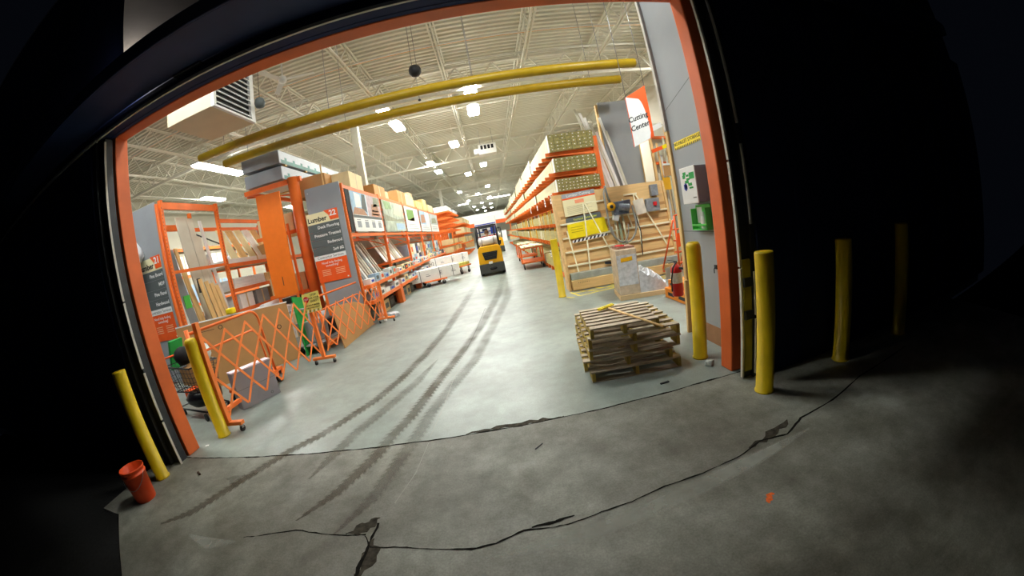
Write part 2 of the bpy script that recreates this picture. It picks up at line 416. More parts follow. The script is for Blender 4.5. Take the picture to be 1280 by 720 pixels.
# ---------------------------------------------------------------- shell
f = MB()      # front wall seen from outside and inside, with the door hole
f.span((-21, 2.95, 0), (-4.3, 3.18, 8.6), CLAD); f.span((2.36, 2.95, 0), (9.2, 3.18, 8.6), CLAD); f.span((-4.3, 2.95, 4.0), (2.36, 3.18, 8.6), CLAD)
f.span((2.37, 2.74, 0), (9, 2.95, 3.95), CLAD); f.span((-12, 2.74, 0), (-4.35, 2.95, 3.95), CLAD)
for k in range(8): f.span((2.9+.75*k, 2.715, 0), (2.95+.75*k, 2.74, 3.95), CLAD)
struct(f.build('wall_front'))
f = MB(); f.span((9, 3, 0), (9.2, 96, 8.6), WALLB); struct(f.build('wall_right'))
f = MB(); f.span((-21, 3, 0), (-20.8, 96, 8.6), WALLB); struct(f.build('wall_left'))
f = MB(); f.span((-21, 95.8, 0), (9.2, 96, 8.6), WALLB); struct(f.build('wall_back'))
# corrugated steel roof deck, ribs running across the aisle
f = MB(); i = f.mi(DECK); y = 3.0; rows = []
while y < 96:
    for dy, z in ((0, 8.36), (.09, 8.36), (.12, 8.42), (.21, 8.42)): rows.append((y+dy, z))
    y += .24
pv = None
for yy, z in rows:
    a, b = f.bm.verts.new((-21, yy, z)), f.bm.verts.new((9.2, yy, z))
    if pv: f.bm.faces.new((pv[0], pv[1], b, a)).material_index = i
    pv = (a, b)
f.span((-21, 2.95, 8.5), (9.2, 96, 8.6), DECK)
struct(f.build('ceiling', fix=False))
# open web joists along the aisle
XS = (-19.9, -17.1, -14.4, -11.65, -8.9, -6.15, -3.4, -.67, 2.1, 4.85, 7.6)
for x in XS:
    f = MB()
    for dx in (-.05, .05):
        f.span((x+dx-.022, 3.3, 7.48), (x+dx+.022, 95, 7.54), TRUSS); f.span((x+dx-.022, 3.2, 8.28), (x+dx+.022, 95.5, 8.34), TRUSS)
    k = 0; y = 3.4
    while y < 94:
        f.bar((x, y, 7.52), (x, y+.62, 8.3), .03, .03, TRUSS); f.bar((x, y+.62, 8.3), (x, y+1.24, 7.52), .03, .03, TRUSS); y += 1.24
    struct(f.build('ceiling_joist'))
# girder trusses across the store
for y in (13.0, 25.0, 37.0, 49.0, 61.0, 73.0):
    f = MB()
    for z in (7.25, 8.2): f.span((-20.8, y-.08, z-.05), (9, y+.08, z+.05), TRUSS)
    x = -20.6
    while x < 8: f.bar((x, y, 7.28), (x+.7, y, 8.18), .05, .05, TRUSS); f.bar((x+.7, y, 8.18), (x+1.4, y, 7.28), .05, .05, TRUSS); x += 1.4
    struct(f.build('ceiling_truss'))
for y in (5.5, 7.6, 9.9, 15.5, 18.2, 21, 28, 31.5, 41, 45):      # bridging angle
    f = MB(); f.bar((-20.8, y, 7.5), (9, y, 7.5), .035, .035, TRUSS); struct(f.build('ceiling_bridging'))
COLP = mat('column_paint', (158, 154, 138), .6, var=.05)
f = MB(); f.span((-4.86, 13.88, 0), (-4.58, 14.12, 7.3), COLP); f.span((-4.95, 13.8, 0), (-4.5, 14.2, .03), COLP); struct(f.build('column'))
f = MB(); f.span((-4.86, 37.88, 0), (-4.58, 38.12, 7.3), TRUSS); f.span((-4.95, 37.8, 0), (-4.5, 38.2, .03), TRUSS); struct(f.build('column'))

# ---------------------------------------------------------------- the door
d = bpy.data.objects.new('door_1', None); C.objects.link(d); struct(d); d.location = (-.96, 2.95, 0)
ox, oy = -.96, 2.95
def L(x, y, z): return (x-ox, y-oy, z)
f = MB(); f.span(L(2.19, 2.98, 0), L(2.36, 3.17, 3.995), JAMB); f.build('frame_jamb', d, bevel=.012)
f = MB(); f.span(L(-4.3, 2.98, 0), L(-4.12, 3.19, 3.995), JAMB); f.build('frame_jamb', d, bevel=.012)
f = MB(); f.span(L(-4.12, 2.985, 3.875), L(2.19, 3.17, 3.995), JAMB); f.build('frame_lintel', d, bevel=.012)
f = MB(); f.span(L(2.2, 2.80, 0), L(2.31, 2.82, 3.86), DSTEEL); f.span(L(2.30, 2.76, 0), L(2.36, 2.945, 3.86), DSTEEL); f.build('door_guide', d, bevel=.006)
f = MB(); f.span(L(-4.31, 2.82, 0), L(-4.13, 2.945, 3.86), DSTEEL); f.span(L(-4.34, 2.76, 0), L(-4.26, 2.945, 3.86), DSTEEL); f.build('door_guide', d, bevel=.006)
for a, b in ((0.02, 1.12), (1.14, 2.1), (2.12, 3.8)):
    f = MB(); f.bar(L(2.185, 2.79, a), L(2.185, 2.79, b), .022, .03, SEAL); f.build('seal_strip', d)
for a, b in ((.05, .62), (.66, 1.08), (1.52, 2.25), (2.44, 3.72)):
    f = MB(); f.bar(L(2.315, 2.745, a), L(2.315, 2.745, b), .018, .02, SEAL); f.build('seal_strip', d)
for a, b in ((.0, .55), (.58, 1.15), (1.2, 1.95), (1.97, 3.8)):
    f = MB(); f.bar(L(-4.10, 2.80, a), L(-4.10, 2.80, b), .016, .03, SEAL); f.build('seal_strip', d)
f = MB(); f.span(L(2.205, 2.775, .08), L(2.295, 2.80, 1.2), mat('faded_yellow_guard', (150, 142, 40), .6, var=.2)); f.build('track_guard', d)
for z in (.62, .94): 
    f = MB(); f.span(L(2.2, 2.755, z), L(2.36, 2.80, z+.09), DSTEEL); f.build('guard_bracket', d, bevel=.008)
# header: navy boxed housing, its pale seal and the black gap under the lintel
f = MB(); f.span((-9, 2.15, 3.95), (7, 2.7, 4.12), NAVY); f.span((-9, 2.13, 3.95), (7, 2.16, 4.13), NAVY); f.span((-2.72, 2.66, 3.925), (-2.35, 2.76, 3.95), DSTEEL)
struct(f.build('trim_1', bevel=.01))
f = MB(); f.bar((-9, 2.715, 3.84), (2.6, 2.715, 3.84), .025, .035, SEAL); f.bar((-9, 2.72, 3.88), (2.6, 2.72, 3.88), .02, .05, CLAD); struct(f.build('trim_2'))
f = MB(); f.span((-9, 2.735, 3.89), (9, 2.95, 3.97), CLAD); f.span((-4.3, 2.93, 3.885), (2.36, 2.984, 4.02), CLAD); struct(f.build('trim_3'))
f = MB(); f.bar((3.5, 2.68, 3.92), (4.5, 2.70, 3.97), .03, .03, STEEL); struct(f.build('trim_4'))
f = MB(); f.prism([(-3.92, 2.95), (7, 2.95), (7, -1), (-2.6, -1), (-2.78, 1.9)], lambda a, b, c: (a, b, c), 4.6, 4.7, SOFF); struct(f.build('canopy_ceiling'))
# inner right return wall beside the door
f = MB(); f.span((2.5, 3.18, .24), (2.62, 4.3, 8.3), GWALL); f.span((2.5, 3.18, 0), (2.62, 4.3, .24), BROWNW)
for z in (1.41,): f.span((2.4985, 3.2, z), (2.5, 4.3, z+.008), DGREY)
f.poly([(2.4985, 3.2, 3.32), (2.4985, 4.3, 3.02), (2.4985, 4.3, 3.01), (2.4985, 3.2, 3.31)], DGREY)
struct(f.build('wall_return'))
f = MB(); f.span((2.47, 4.3, 0), (2.64, 4.37, 2.75), PINE); f.span((2.46, 4.3, 2.75), (2.64, 4.36, 8.3), SEAL); f.span((2.44, 4.29, 0), (2.5, 4.34, .75), PINE); struct(f.build('trim_5', bevel=.006))

# ================================================================ LAMPS
def fixture(x, y, z, label, n=1):
    t = thing('strip_light', label, 'light fixture', (x, y, z), 0, 'strip lights under the roof')
    h = MB(); h.prism([(-.26, 0), (.26, 0), (.14, .09), (-.14, .09)], lambda a, b, c: (a, c, b), -.62*n, .62*n, WPLAS); h.build('housing', t)
    h = MB(); h.prism([(-.23, -.004), (.23, -.004), (.2, -.06), (-.2, -.06)], lambda a, b, c: (a, c, b), -.59*n, .59*n, LAMPM); h.build('diffuser', t)
    for yy in (-.4*n, .4*n):
        h = MB(); h.tube([(0, yy, .085), (0, yy, 8.385-z)], .008, TRUSS, 5); h.build('hanger', t)
    return t
RA = [13.4, 15.5, 28.3, 41.7, 55, 67.4, 78.5]
for k, y in enumerate(RA): fixture(.15+.012*max(0, y-15), y, 7.3, 'white strip light in the row right of the aisle, %s from the door' % ORD[k])
RB = [20.6, 31.4, 47.9, 62.6, 74.6, 86]
for k, y in enumerate(RB): fixture(-1.25+.01*(y-20), y, 7.3, 'white strip light in the row over mid aisle, %s from the door' % ORD[k])
RC = [13.6, 15.6, 24.4, 27.8, 42.6, 55, 68, 78]
for k, y in enumerate(RC): fixture(-3.3+.02*max(0, y-25), y, 7.3, 'white strip light in the row left of the aisle, %s from the door' % ORD[k])
fixture(-10.8, 13.2, 6.85, 'long white strip light at far left above the moulding racks', 2.5)
for k, (x, y) in enumerate(((-10.8, 21), (-10.8, 30), (7.8, 11.2), (7.8, 20), (7.8, 30), (-16, 18.5), (-16, 28))):  # lights out of view, added to brighten the store
    fixture(x, y, 7.3, ['added fill strip light beyond the left lumber rack, nearer one', 'added fill strip light beyond the left lumber rack, deeper one', 'added fill strip light over the cutting area', 'added fill strip light behind the right lumber rack, nearer one', 'added fill strip light behind the right lumber rack, deeper one', 'added fill strip light by the far left wall, nearer one', 'added fill strip light by the far left wall, deeper one'][k], 1.5)
for k, (x, y, n, lb) in enumerate(((-5.0, 3.72, .5, 'added fill strip light just inside the front wall, nearest left of the door'), (-6.4, 3.72, .5, 'added fill strip light just inside the front wall, second left of the door'), (-7.8, 3.72, .5, 'added fill strip light just inside the front wall, farthest left'), (-.7, 5.0, .45, 'added fill strip light just inside the door, left of the aisle'), (.4, 5.0, .4, 'added fill strip light just inside the door, right of the aisle'), (4.4, 4.9, 1.35, 'added fill strip light just inside the door, over the panel saw'))):  # unseen fill lights behind the lintel and walls, added for door-facing surfaces
    fixture(x, y, 7.3, lb, n)
# cross strips far away
for k, (x0, x1, y) in enumerate(((.2, 3.8, 56), (-4.6, -2.9, 58))):
    t = thing('strip_light', ['long white strip light across the far end of the aisle, right one', 'white strip light across the far end of the aisle, left one'][k], 'light fixture', ((x0+x1)/2, y, 7.2), 0, 'strip lights under the roof')
    h = MB(); h.span((-(x1-x0)/2, -.15, 0), ((x1-x0)/2, .15, .12), WPLAS); h.build('housing', t)
    h = MB(); h.span((-(x1-x0)/2+.03, -.13, -.05), ((x1-x0)/2-.03, .13, -.002), LAMPM); h.build('diffuser', t)
    for xx in (-.8, .8):
        h = MB(); h.tube([(xx, 0, .11), (xx, 0, 1.185)], .01, TRUSS, 5); h.build('hanger', t)
# unseen lamp above the header, added to light up the canopy
t = thing('canopy_fill_lamp', 'added unseen fill lamp lighting the canopy above the door header', 'lamp', (-3.6, 2.95, 4.32))
h = MB(); h.span((-.1, -.1, -.06), (.1, 0, .06), DSTEEL); h.build('housing', t, bevel=.01)
h = MB(); h.span((-.08, -.11, -.04), (.08, -.1, .04), mat('fill_lamp_glass', (255, 240, 220), .3, var=0, emit=2)); h.build('lens', t)
ld = bpy.data.lights.new('canopy_fill_light', 'POINT'); ld.energy = CANOPY_FILL; ld.shadow_soft_size = .05; ld.color = (1, .93, .85)
lo = bpy.data.objects.new('canopy_fill_light', ld); C.objects.link(lo); lo.parent = t; lo.location = (0, -.2, 0)
# ================================================================ FRONT OBJECTS
def bollard(x, y, h, r, dome, label):
    f = MB()
    prof = [(0, 0), (r*1.12, 0), (r*1.12, .012), (r, .016), (r, h-(.07 if dome else .012))]
    prof += [(r*.93, h-.03), (r*.7, h-.008), (.0, h)] if dome else [(r*.96, h), (0, h)]
    f.lathe(prof, YEL, 28); o = f.build('bollard'); o.location = (x, y, 0); tag(o, label, 'bollard')
bollard(2.215, 2.49, 1.30, .082, False, 'yellow steel bollard outside the right door jamb, lit on one side')
bollard(3.33, 2.52, 1.26, .085, False, 'yellow bollard in deep shade against the dark outer wall')
bollard(4.5, 2.5, 1.30, .085, False, 'barely visible yellow bollard at the far dark edge of the outer wall')
bollard(2.13, 3.5, 1.36, .082, True, 'yellow dome topped bollard inside the door by the grey return wall')
bollard(-3.93, 3.5, 1.34, .082, True, 'yellow dome topped bollard inside the door in front of the folding gate')
bollard(-4.16, 2.5, 1.28, .085, False, 'yellow bollard outside the left door jamb above the orange bucket')
bollard(1.38, 8.2, 1.39, .085, False, 'bright yellow bollard at the corner of the panel saw')
# bucket
t = thing('bucket', 'orange plastic bucket on the ground by the left outer bollard', 'bucket', (-4.03, 2.08, 0), .4)
f = MB(); f.lathe([(0, .0), (.125, 0), (.13, .01), (.15, .30), (.158, .30), (.158, .315), (.151, .315), (.153, .355), (.161, .355), (.161, .372), (.146, .372), (.125, .02), (0, .02)], BINO, 28); f.build('body', t)
f = MB(); f.tube([(.158*math.cos(a), .158*math.sin(a), .33-.16*math.sin(q)) for a, q in [(PI*k/12+PI, PI*k/12) for k in range(13)]], .0035, STEEL, 6); f.build('bail_handle', t)
# litter near the threshold
f = MB(); f.bar((-3.62, 2.62, .012), (-3.55, 2.58, .012), .022, .018, mat('brown_wood_chip', (70, 48, 34), .8)); tag(f.build('wood_chip'), 'brown wood chip lying beside the left outer bollard', 'wood chip')
f = MB(); f.bar((1.42, 3.12, .008), (1.52, 3.13, .008), .02, .012, DSTEEL, ); tag(f.build('metal_scrap'), 'dark scrap of metal on the floor in front of the pallet stack', 'scrap')
f = MB(); f.box((2.1, 3.26, .03), (.11, .08, .055), mat('crushed_can_print', (170, 176, 170), .4, .3, var=.5, scale=30), (0, .1, .7)); tag(f.build('crushed_cup', bevel=.012), 'crushed pale cup at the foot of the right orange jamb', 'litter')
f = MB(); f.box((-4.02, 3.23, .004), (.05, .03, .006), WHITE, (0, 0, .4)); tag(f.build('paper_scrap'), 'white paper scrap at the foot of the left orange jamb', 'litter')
f = MB(); f.bar((.02, 2.52, .004), (.09, 2.58, .006), .008, .005, DSTEEL); tag(f.build('nail'), 'thin dark nail lying on the apron beyond the joint', 'nail')

# ---------------------------------------------------------------- pallets
def pallet_root(w, dep, rnd):
    t = thing('pallet', 'x', 'pallet', (0, 0, 0), 0, 'stacked wooden pallets')
    for k in range(3):
        f = MB(); x = -w/2+.02+(w-.04)*k/2
        # stringer with two fork notches
        pr = [(-dep/2, .016), (-dep*.34, .016), (-dep*.32, .05), (-dep*.16, .05), (-dep*.14, .016), (dep*.14, .016), (dep*.16, .05), (dep*.32, .05), (dep*.34, .016), (dep/2, .016), (dep/2, .112), (-dep/2, .112)]
        f.prism(pr, lambda a, b, c: (c, a, b), x-.019, x+.019, PALS); f.build('stringer', t)
    n = 7
    for k in range(n):
        f = MB(); y = -dep/2+.045+(dep-.09)*k/(n-1); j = rnd.uniform(-.008, .008)
        f.box((j, y, .120), (w+rnd.uniform(-.01, .02), (.088 if k in (0, n-1) else .07), .016), PALW, (0, rnd.uniform(-.004, .004), rnd.uniform(-.012, .012))); f.build('deck_board', t)
    for k in (0, 2, 4):
        f = MB(); y = -dep/2+.045+(dep-.09)*k/4
        f.box((0, y, .008), (w, .088, .016), PALW); f.build('bottom_board', t)
    return t
rnd = random.Random(3)
pl = [(1.36, 3.99, 1.03, 1.10, .105, 'bottom pallet of the stack, resting on the floor'),
      (1.30, 4.0, 1.00, 1.08, .15, 'second pallet up in the stack by the door'),
      (1.36, 4.02, 1.04, 1.12, .09, 'middle pallet of the stack by the door'),
      (1.37, 4.02, 1.04, 1.12, .10, 'fourth pallet up in the stack, just under the top one'),
      (1.24, 3.83, .76, .84, .11, 'small top pallet of the stack with the broom on it')]
for k, (x, y, w, dp, rz, lb) in enumerate(pl):
    t = pallet_root(w, dp, rnd); t.location = (x, y, .1285*k); t.rotation_euler = (0, 0, -rz); t['label'] = 'worn wooden ' + lb
# broom on top
t = thing('broom', 'yellow headed broom lying across the top pallet', 'broom', (1.22, 4.0, .655), 0)
f = MB(); f.tube([(0, 0, .02), (.22, -1.0, .012)], .0125, PINE, 8); f.build('handle', t)
f = MB(); f.bar((-.12, .0, .02), (.10, .12, .02), .025, .022, YELB); f.build('head', t, bevel=.006)
f = MB(); f.bar((-.13, .03, .018), (.09, .15, .018), .03, .028, mat('yellow_bristle', (226, 206, 60), .9, var=.3, scale=60)); f.build('bristles', t)
# ---------------------------------------------------------------- things on the return wall
t = thing('wall_cabinet', 'white fronted first aid style cabinet with green and blue marks on the grey wall', 'cabinet', (2.5, 3.77, 1.77))
f = MB(); f.span((-.15, -.16, 0), (0, .16, .42), GREYM); f.build('body', t, bevel=.008)
f = MB(); f.span((-.165, -.165, -.005), (-.15, .165, .425), WPLAS); f.build('front_panel', t, bevel=.004)
f = MB()
def pf(a, b): return (-.1665, .165-a*.33, .42-b*.42)     # panel fraction, a to the right as seen, b down
def rect(f, a0, b0, a1, b1, m): f.poly([pf(a0, b0), pf(a1, b0), pf(a1, b1), pf(a0, b1)], m, .001, (-1, 0, 0))
for r in ((.22, .12, .42, .2), (.18, .2, .36, .3), (.62, .16, .95, .34), (.42, .2, .6, .26), (.3, .36, .55, .44), (.5, .44, .75, .52), (.42, .3, .62, .36), (.55, .55, .8, .6), (.3, .5, .42, .56)): rect(f, *r, GREEN)
for r in ((.2, .46, .42, .6), (.26, .42, .36, .64)): rect(f, *r, BLUE)
for r in ((.72, .84, .93, .87),): rect(f, *r, DGREY)
f.build('front_print', t)
t = thing('eyewash_station', 'green eyewash station with a white bottle on the grey wall', 'eyewash station', (2.5, 3.77, 1.44))
f = MB(); f.span((-.015, -.155, 0), (0, .155, .3), GREENP); f.span((-.09, -.155, 0), (-.015, -.145, .26), GREENP); f.span((-.09, .145, 0), (-.015, .155, .26), GREENP); f.span((-.09, -.155, 0), (-.015, .155, .012), GREENP); f.span((-.09, -.155, .05), (-.082, .155, .075), GREENP); f.build('holder', t, bevel=.006)
f = MB(); f.lathe([(0, 0), (.034, 0), (.036, .01), (.036, .14), (.02, .17), (.014, .175), (.014, .2), (0, .2)], WPLAS, 16, (-.05, -.05, .013)); f.build('bottle', t)
f = MB(); f.poly([(-.0155, .13, .08), (-.0155, .02, .08), (-.0155, .02, .27), (-.0155, .13, .27)], WHITE, .001, (-1, 0, 0)); f.build('instruction_label', t)
t = thing('warning_tape_sign', 'yellow strip sign with black lettering high on the grey wall', 'sign', (2.4985, 3.92, 2.47))
f = MB(); f.span((-.003, -.3, 0), (0, .3, .1), YELB); f.build('strip', t)
f = MB(); f.text('NO PALLET STORAGE', (-.004, 0, .064), (0, -1, 0), (0, 0, 1), .062, INK)
for k in range(14): f.poly([(-.0035, .29-k*.042, .0), (-.0035, .27-k*.042, .0), (-.0035, .26-k*.042, .024), (-.0035, .28-k*.042, .024)], INK, .0005, (-1, 0, 0))
f.build('lettering', t)
f = MB(); f.box((2.488, 3.62, 1.0), (.02, .05, .05), DSTEEL); f.tube([(2.478, 3.62, 1.0), (2.46, 3.62, .98), (2.46, 3.62, .93)], .006, DSTEEL, 6); tag(f.build('wall_hook', bevel=.004), 'small black hook low on the grey wall by the orange jamb', 'hook')
# fire extinguisher on the wall end
t = thing('fire_extinguisher', 'red fire extinguisher hung on the end of the grey wall', 'fire extinguisher', (2.445, 4.53, .50), 0)
f = MB(); f.lathe([(0, 0), (.075, 0), (.08, .015), (.08, .36), (.07, .41), (.035, .445), (.022, .455), (.022, .47), (0, .47)], RED, 22); f.build('cylinder', t)
f = MB(); f.lathe([(.0805, .19), (.0808, .20), (.0808, .33), (.0805, .34)], mat('extinguisher_label', (206, 206, 196), .5, var=.2, scale=30), 22); f.build('label_band', t)
f = MB(); f.span((-.02, -.02, .46), (.02, .02, .50), DSTEEL); f.bar((-.01, 0, .50), (-.12, 0, .53), .022, .008, DSTEEL); f.bar((-.01, 0, .485), (-.11, 0, .48), .018, .008, DSTEEL); f.build('valve', t, bevel=.004)
f = MB(); f.tube([(.02, 0, .48), (-.02, -.06, .49), (-.09, -.08, .42), (-.105, -.04, .25), (-.1, -.02, .08)], .011, BLACK, 8); f.build('hose', t)
f = MB(); f.poly([(-.10, -.02, .44), (-.19, -.05, .43), (-.2, -.06, .27), (-.11, -.03, .28)], WHITE, .003); f.build('inspection_tag', t)
f = MB(); f.bar((.02, -.06, .40), (.06, -.165, .40), .03, .03, DSTEEL); f.build('wall_bracket', t)
# orange crates under it
for k, (a, b, lb) in enumerate((((3.14, 5.45, 0), (3.72, 6.35, .2), 'long orange steel base unit on the floor behind the extinguisher'), ((3.22, 5.8, .2), (3.7, 6.34, .34), 'shorter orange block sitting on the orange base unit'))):
    t = thing('orange_base_unit', lb, 'base unit', ((a[0]+b[0])/2, (a[1]+b[1])/2, a[2]))
    hx, hy, hz = (b[0]-a[0])/2, (b[1]-a[1])/2, b[2]-a[2]
    m = mat('amber_orange', (236, 142, 44), .5, var=.1)
    f = MB(); f.span((-hx, -hy, 0), (hx, hy, hz), m); f.build('body', t, bevel=.012)
    for q in (-1, 1):
        f = MB(); f.span((-hx-.004, q*hy*.2, hz*.3), (-hx, q*hy*.7, hz*.62), DSTEEL); f.build('fork_pocket', t)

# ================================================================ PANEL SAW STATION
t = thing('panel_saw', 'large wooden panel saw station with slatted face and signs', 'panel saw', (3.2, 8.55, 0), -.03)
def sp(x, z, o=0): return (x, .12+.14*z-o, z)                    # local: leaning face at height z, o towards the viewer
HW = 1.52
f = MB(); f.poly([sp(-HW, .02), sp(HW, .02), sp(HW, 2.46), sp(-HW, 2.46)], PLY, .02, (0, -1, .14))
for z in (.62, 1.02, 1.42, 1.82): f.bar(sp(-HW+.1, z, -.005), sp(HW, z, -.005), .012, .14, mat('ply_band', (190, 144, 92), .75, var=.1, scale=3))
f.build('back_board', t)
for s in (-1, 1):
    f = MB(); f.prism([(.02, 0), (.46, 0), (.62, 2.46), (.41, 2.46)], lambda a, b, c: (c, a, b), s*HW-.03, s*HW+.03, PLY); f.build('side_panel', t, bevel=.005)
for z in (.62, .96, 1.32, 1.68):
    f = MB(); f.bar(sp(-HW+.05, z, .035), sp(HW, z, .035), .05, .042, PINEX); f.build('rail', t, bevel=.003)
f = MB(); f.bar(sp(-.7, 2.14, .035), sp(-.2, 2.14, .035), .03, .04, PINEX); f.build('rail', t); 
f = MB(); f.bar(sp(.35, 2.2, .035), sp(.72, 2.2, .035), .03, .04, PINEX); f.build('rail', t)
for (a, b), (c, e) in (((-.78, 2.14), (-.92, .42)), ((-.74, 2.14), (-.34, .95)), ((-1.33, 1.5), (-1.22, .42)), ((.62, 2.2), (.58, .8)), ((.66, 2.2), (1.3, .75)), ((.28, 2.1), (.42, 1.32)), ((1.5, 1.4), (1.56, .9)), ((-.33, .95), (-.14, .62))):
    f = MB(); f.bar(sp(a, b, .062), sp(c, e, .062), .03, .025, PINEX, (0, -1, 0)); f.build('stick', t)
f = MB(); f.bar(sp(-HW+.06, .36, .10), sp(HW, .36, .10), .2, .16, mat('galvanised_trough', (184, 192, 186), .4, .5, var=.15)); f.build('roller_trough', t, bevel=.008)
f = MB(); f.bar(sp(-HW+.06, .14, .12), sp(HW, .14, .12), .16, .24, PLY); f.build('foot_board', t, bevel=.006)
f = MB(); f.bar(sp(-HW+.06, .265, .16), sp(HW, .265, .16), .03, .03, PINEX); f.build('rail', t)
for k in range(7):
    f = MB(); f.box(sp(-1.3+.045*k, .20, .205), (.014, .02, .016), DSTEEL); f.build('bolt', t)
# sign boards on the saw
b = MB(); b.poly([sp(-1.3, 1.86, .05), sp(-.42, 1.90, .05), sp(-.42, 2.48, .05), sp(-1.3, 2.44, .05)], CREAMP, .012, (0, -1, .14)); sg = b.build('sign_board', t)
b = MB(); b.poly([sp(-1.3, 2.33, .052), sp(-.42, 2.37, .052), sp(-.42, 2.482, .052), sp(-1.3, 2.442, .052)], GREYM, .002, (0, -1, .14))
b.poly([sp(-1.3, 2.29, .052), sp(-.42, 2.33, .052), sp(-.42, 2.37, .052), sp(-1.3, 2.33, .052)], OPRINT, .002, (0, -1, .14))
b.poly([sp(-.98, 2.17, .052), sp(-.74, 2.18, .052), sp(-.74, 2.27, .052), sp(-.98, 2.26, .052)], mat('salmon_print', (236, 150, 110), .6), .002, (0, -1, .14)); b.build('sign_print', sg)
b = MB(); b.text('Lumber Cutting', sp(-.86, 2.40, .0535), (1, 0, .04), (0, .14, 1), .1, WHITE)
for q in range(7): b.poly([sp(-1.22, 2.1-q*.032, .0525), sp(-.55-.1*(q % 3), 2.12-q*.032, .0525), sp(-.55-.1*(q % 3), 2.132-q*.032, .0525), sp(-1.22, 2.112-q*.032, .0525)], mat('faint_text', (196, 186, 146), .7), .0005, (0, -1, .14))
b.build('lettering', sg)
b = MB(); b.poly([sp(-1.32, 1.68, .06), sp(-.36, 1.73, .06), sp(-.38, 1.87, .06), sp(-1.3, 1.82, .06)], DGREY, .01, (0, -1, .14)); sg = b.build('sign_board', t)
b = MB(); b.text('Vertical Panel Saw', sp(-.8, 1.775, .062), (1, 0, .05), (0, .14, 1), .085, mat('lime_print', (214, 224, 60), .6)); b.build('lettering', sg)
b = MB(); b.poly([sp(-1.32, 1.28, .07), sp(-.26, 1.34, .07), sp(-.30, 1.72, .07), sp(-1.3, 1.66, .07)], YELB, .012, (0, -1, .14)); sg = b.build('warning_board', t)
b = MB()
for q in range(3): b.poly([sp(-1.22, 1.56-q*.06, .0725), sp(-.9, 1.57-q*.06, .0725), sp(-.9, 1.585-q*.06, .0725), sp(-1.22, 1.575-q*.06, .0725)], mat('olive_text', (176, 156, 20), .7), .0005, (0, -1, .14))
b.lathe([(0, 0), (.03, 0), (0, .001)], REDP, 12, sp(-.58, 1.63, .073)); b.build('warning_print', sg)
b = MB(); b.poly([sp(-1.24, 1.18, .075), sp(-.3, 1.235, .075), sp(-.3, 1.30, .075), sp(-1.24, 1.245, .075)], WHITE, .01, (0, -1, .14)); sg = b.build('striped_strip', t)
b = MB()
for q in range(9): b.poly([sp(-1.22+q*.105, 1.182+q*.006, .0765), sp(-1.17+q*.105, 1.185+q*.006, .0765), sp(-1.13+q*.105, 1.252+q*.006, .0765), sp(-1.18+q*.105, 1.25+q*.006, .0765)], INK, .0005, (0, -1, .14))
b.build('stripe', sg)
# saw carriage on its vertical guides
for x in (-.06, .16):
    f = MB(); f.tube([sp(x, .3, .16), sp(x, 2.0, .16)], .03, mat('guide_cream', (206, 200, 170), .4, .3, var=.1), 10); f.build('guide_tube', t)
f = MB(); f.bar(sp(.05, 1.95, .14), sp(.05, .5, .14), .06, .03, mat('guide_green', (150, 160, 130), .5), (0, -1, 0)); f.build('guide_tube', t)
f = MB(); f.box(sp(.1, 1.88, .26), (.42, .18, .34), mat('saw_grey', (128, 136, 146), .4, .4, var=.3, scale=20)); f.box(sp(.28, 1.98, .3), (.2, .14, .16), STEEL); f.tube([sp(.02, 1.9, .4), sp(.3, 1.86, .4)], .09, mat('saw_grey', (0, 0, 0)), 14); f.box(sp(-.05, 1.66, .24), (.16, .12, .18), WPLAS, (0, .3, 0)); sw = f.build('saw_carriage', t, bevel=.015)
f = MB(); f.lathe([(0, 0), (.11, 0), (.11, .03), (0, .03)], AMBER, 18); o = f.build('switch_plate', t); o.location = sp(-.16, 1.94, .38); o.rotation_euler = (PI/2, 0, 0)
f = MB(); f.lathe([(0, .03), (.045, .03), (.045, .05), (0, .05)], INK, 14); q = f.build('switch_knob', o)
hz = []
for k in range(30):
    a = 2*PI*k/29; hz.append(sp(.07+.36*math.sin(a*.97-.5), 1.45+.62*math.cos(a*.97-.5)*(1 if k else 1), .30+.02*math.sin(k)))
f = MB(); f.tube([sp(-.2, 2.42, .25)]+[sp(-.26, 2.3, .3)]+[sp(.08-.36*math.cos(q), 1.5-.5*math.sin(q)+(0 if True else 0), .32) for q in [PI*k/14 for k in range(15)]]+[sp(.42, 1.9, .3)], .026, mat('grey_hose', (140, 138, 128), .6), 9); f.build('dust_hose', t)
f = MB(); f.tube([sp(-.02-.22*math.cos(q), 1.45-.42*math.sin(q), .36) for q in [PI*k/12 for k in range(13)]], .016, mat('grey_hose', (0, 0, 0)), 8); f.build('cable', t)
f = MB(); f.tube([sp(.5, 1.7, .2), sp(.56, 1.2, .22), sp(.5, .6, .2)], .014, DSTEEL, 7); f.build('cable', t)
f = MB(); f.tube([sp(-.18, 2.5, .25), sp(-.14, 2.2, .2), sp(-.1, 2.0, .2)], .03, mat('grey_hose', (0, 0, 0)), 8); f.build('dust_hose', t)
f = MB(); f.poly([sp(.58, 1.62, .1), sp(.88, 1.66, .1), sp(.84, 2.05, .1), sp(.54, 2.02, .1)], mat('notice_paper', (216, 206, 186), .8), .01, (0, -1, .14)); f.build('notice', t)
f = MB(); f.box(sp(1.06, 1.84, .12), (.36, .16, .34), mat('box_grey', (134, 138, 142), .5, var=.2, scale=16)); f.box(sp(1.1, 1.86, .22), (.1, .04, .1), REDP); f.build('control_box', t, bevel=.012)
f = MB(); f.box(sp(1.2, 2.22, .08), (.2, .14, .3), mat('box_grey', (0, 0, 0))); f.build('switch_box', t, bevel=.012)
f = MB(); f.bar(sp(-.5, .55, .06), sp(-.3, .52, .06), .03, .06, DSTEEL); f.build('blade_bracket', t)

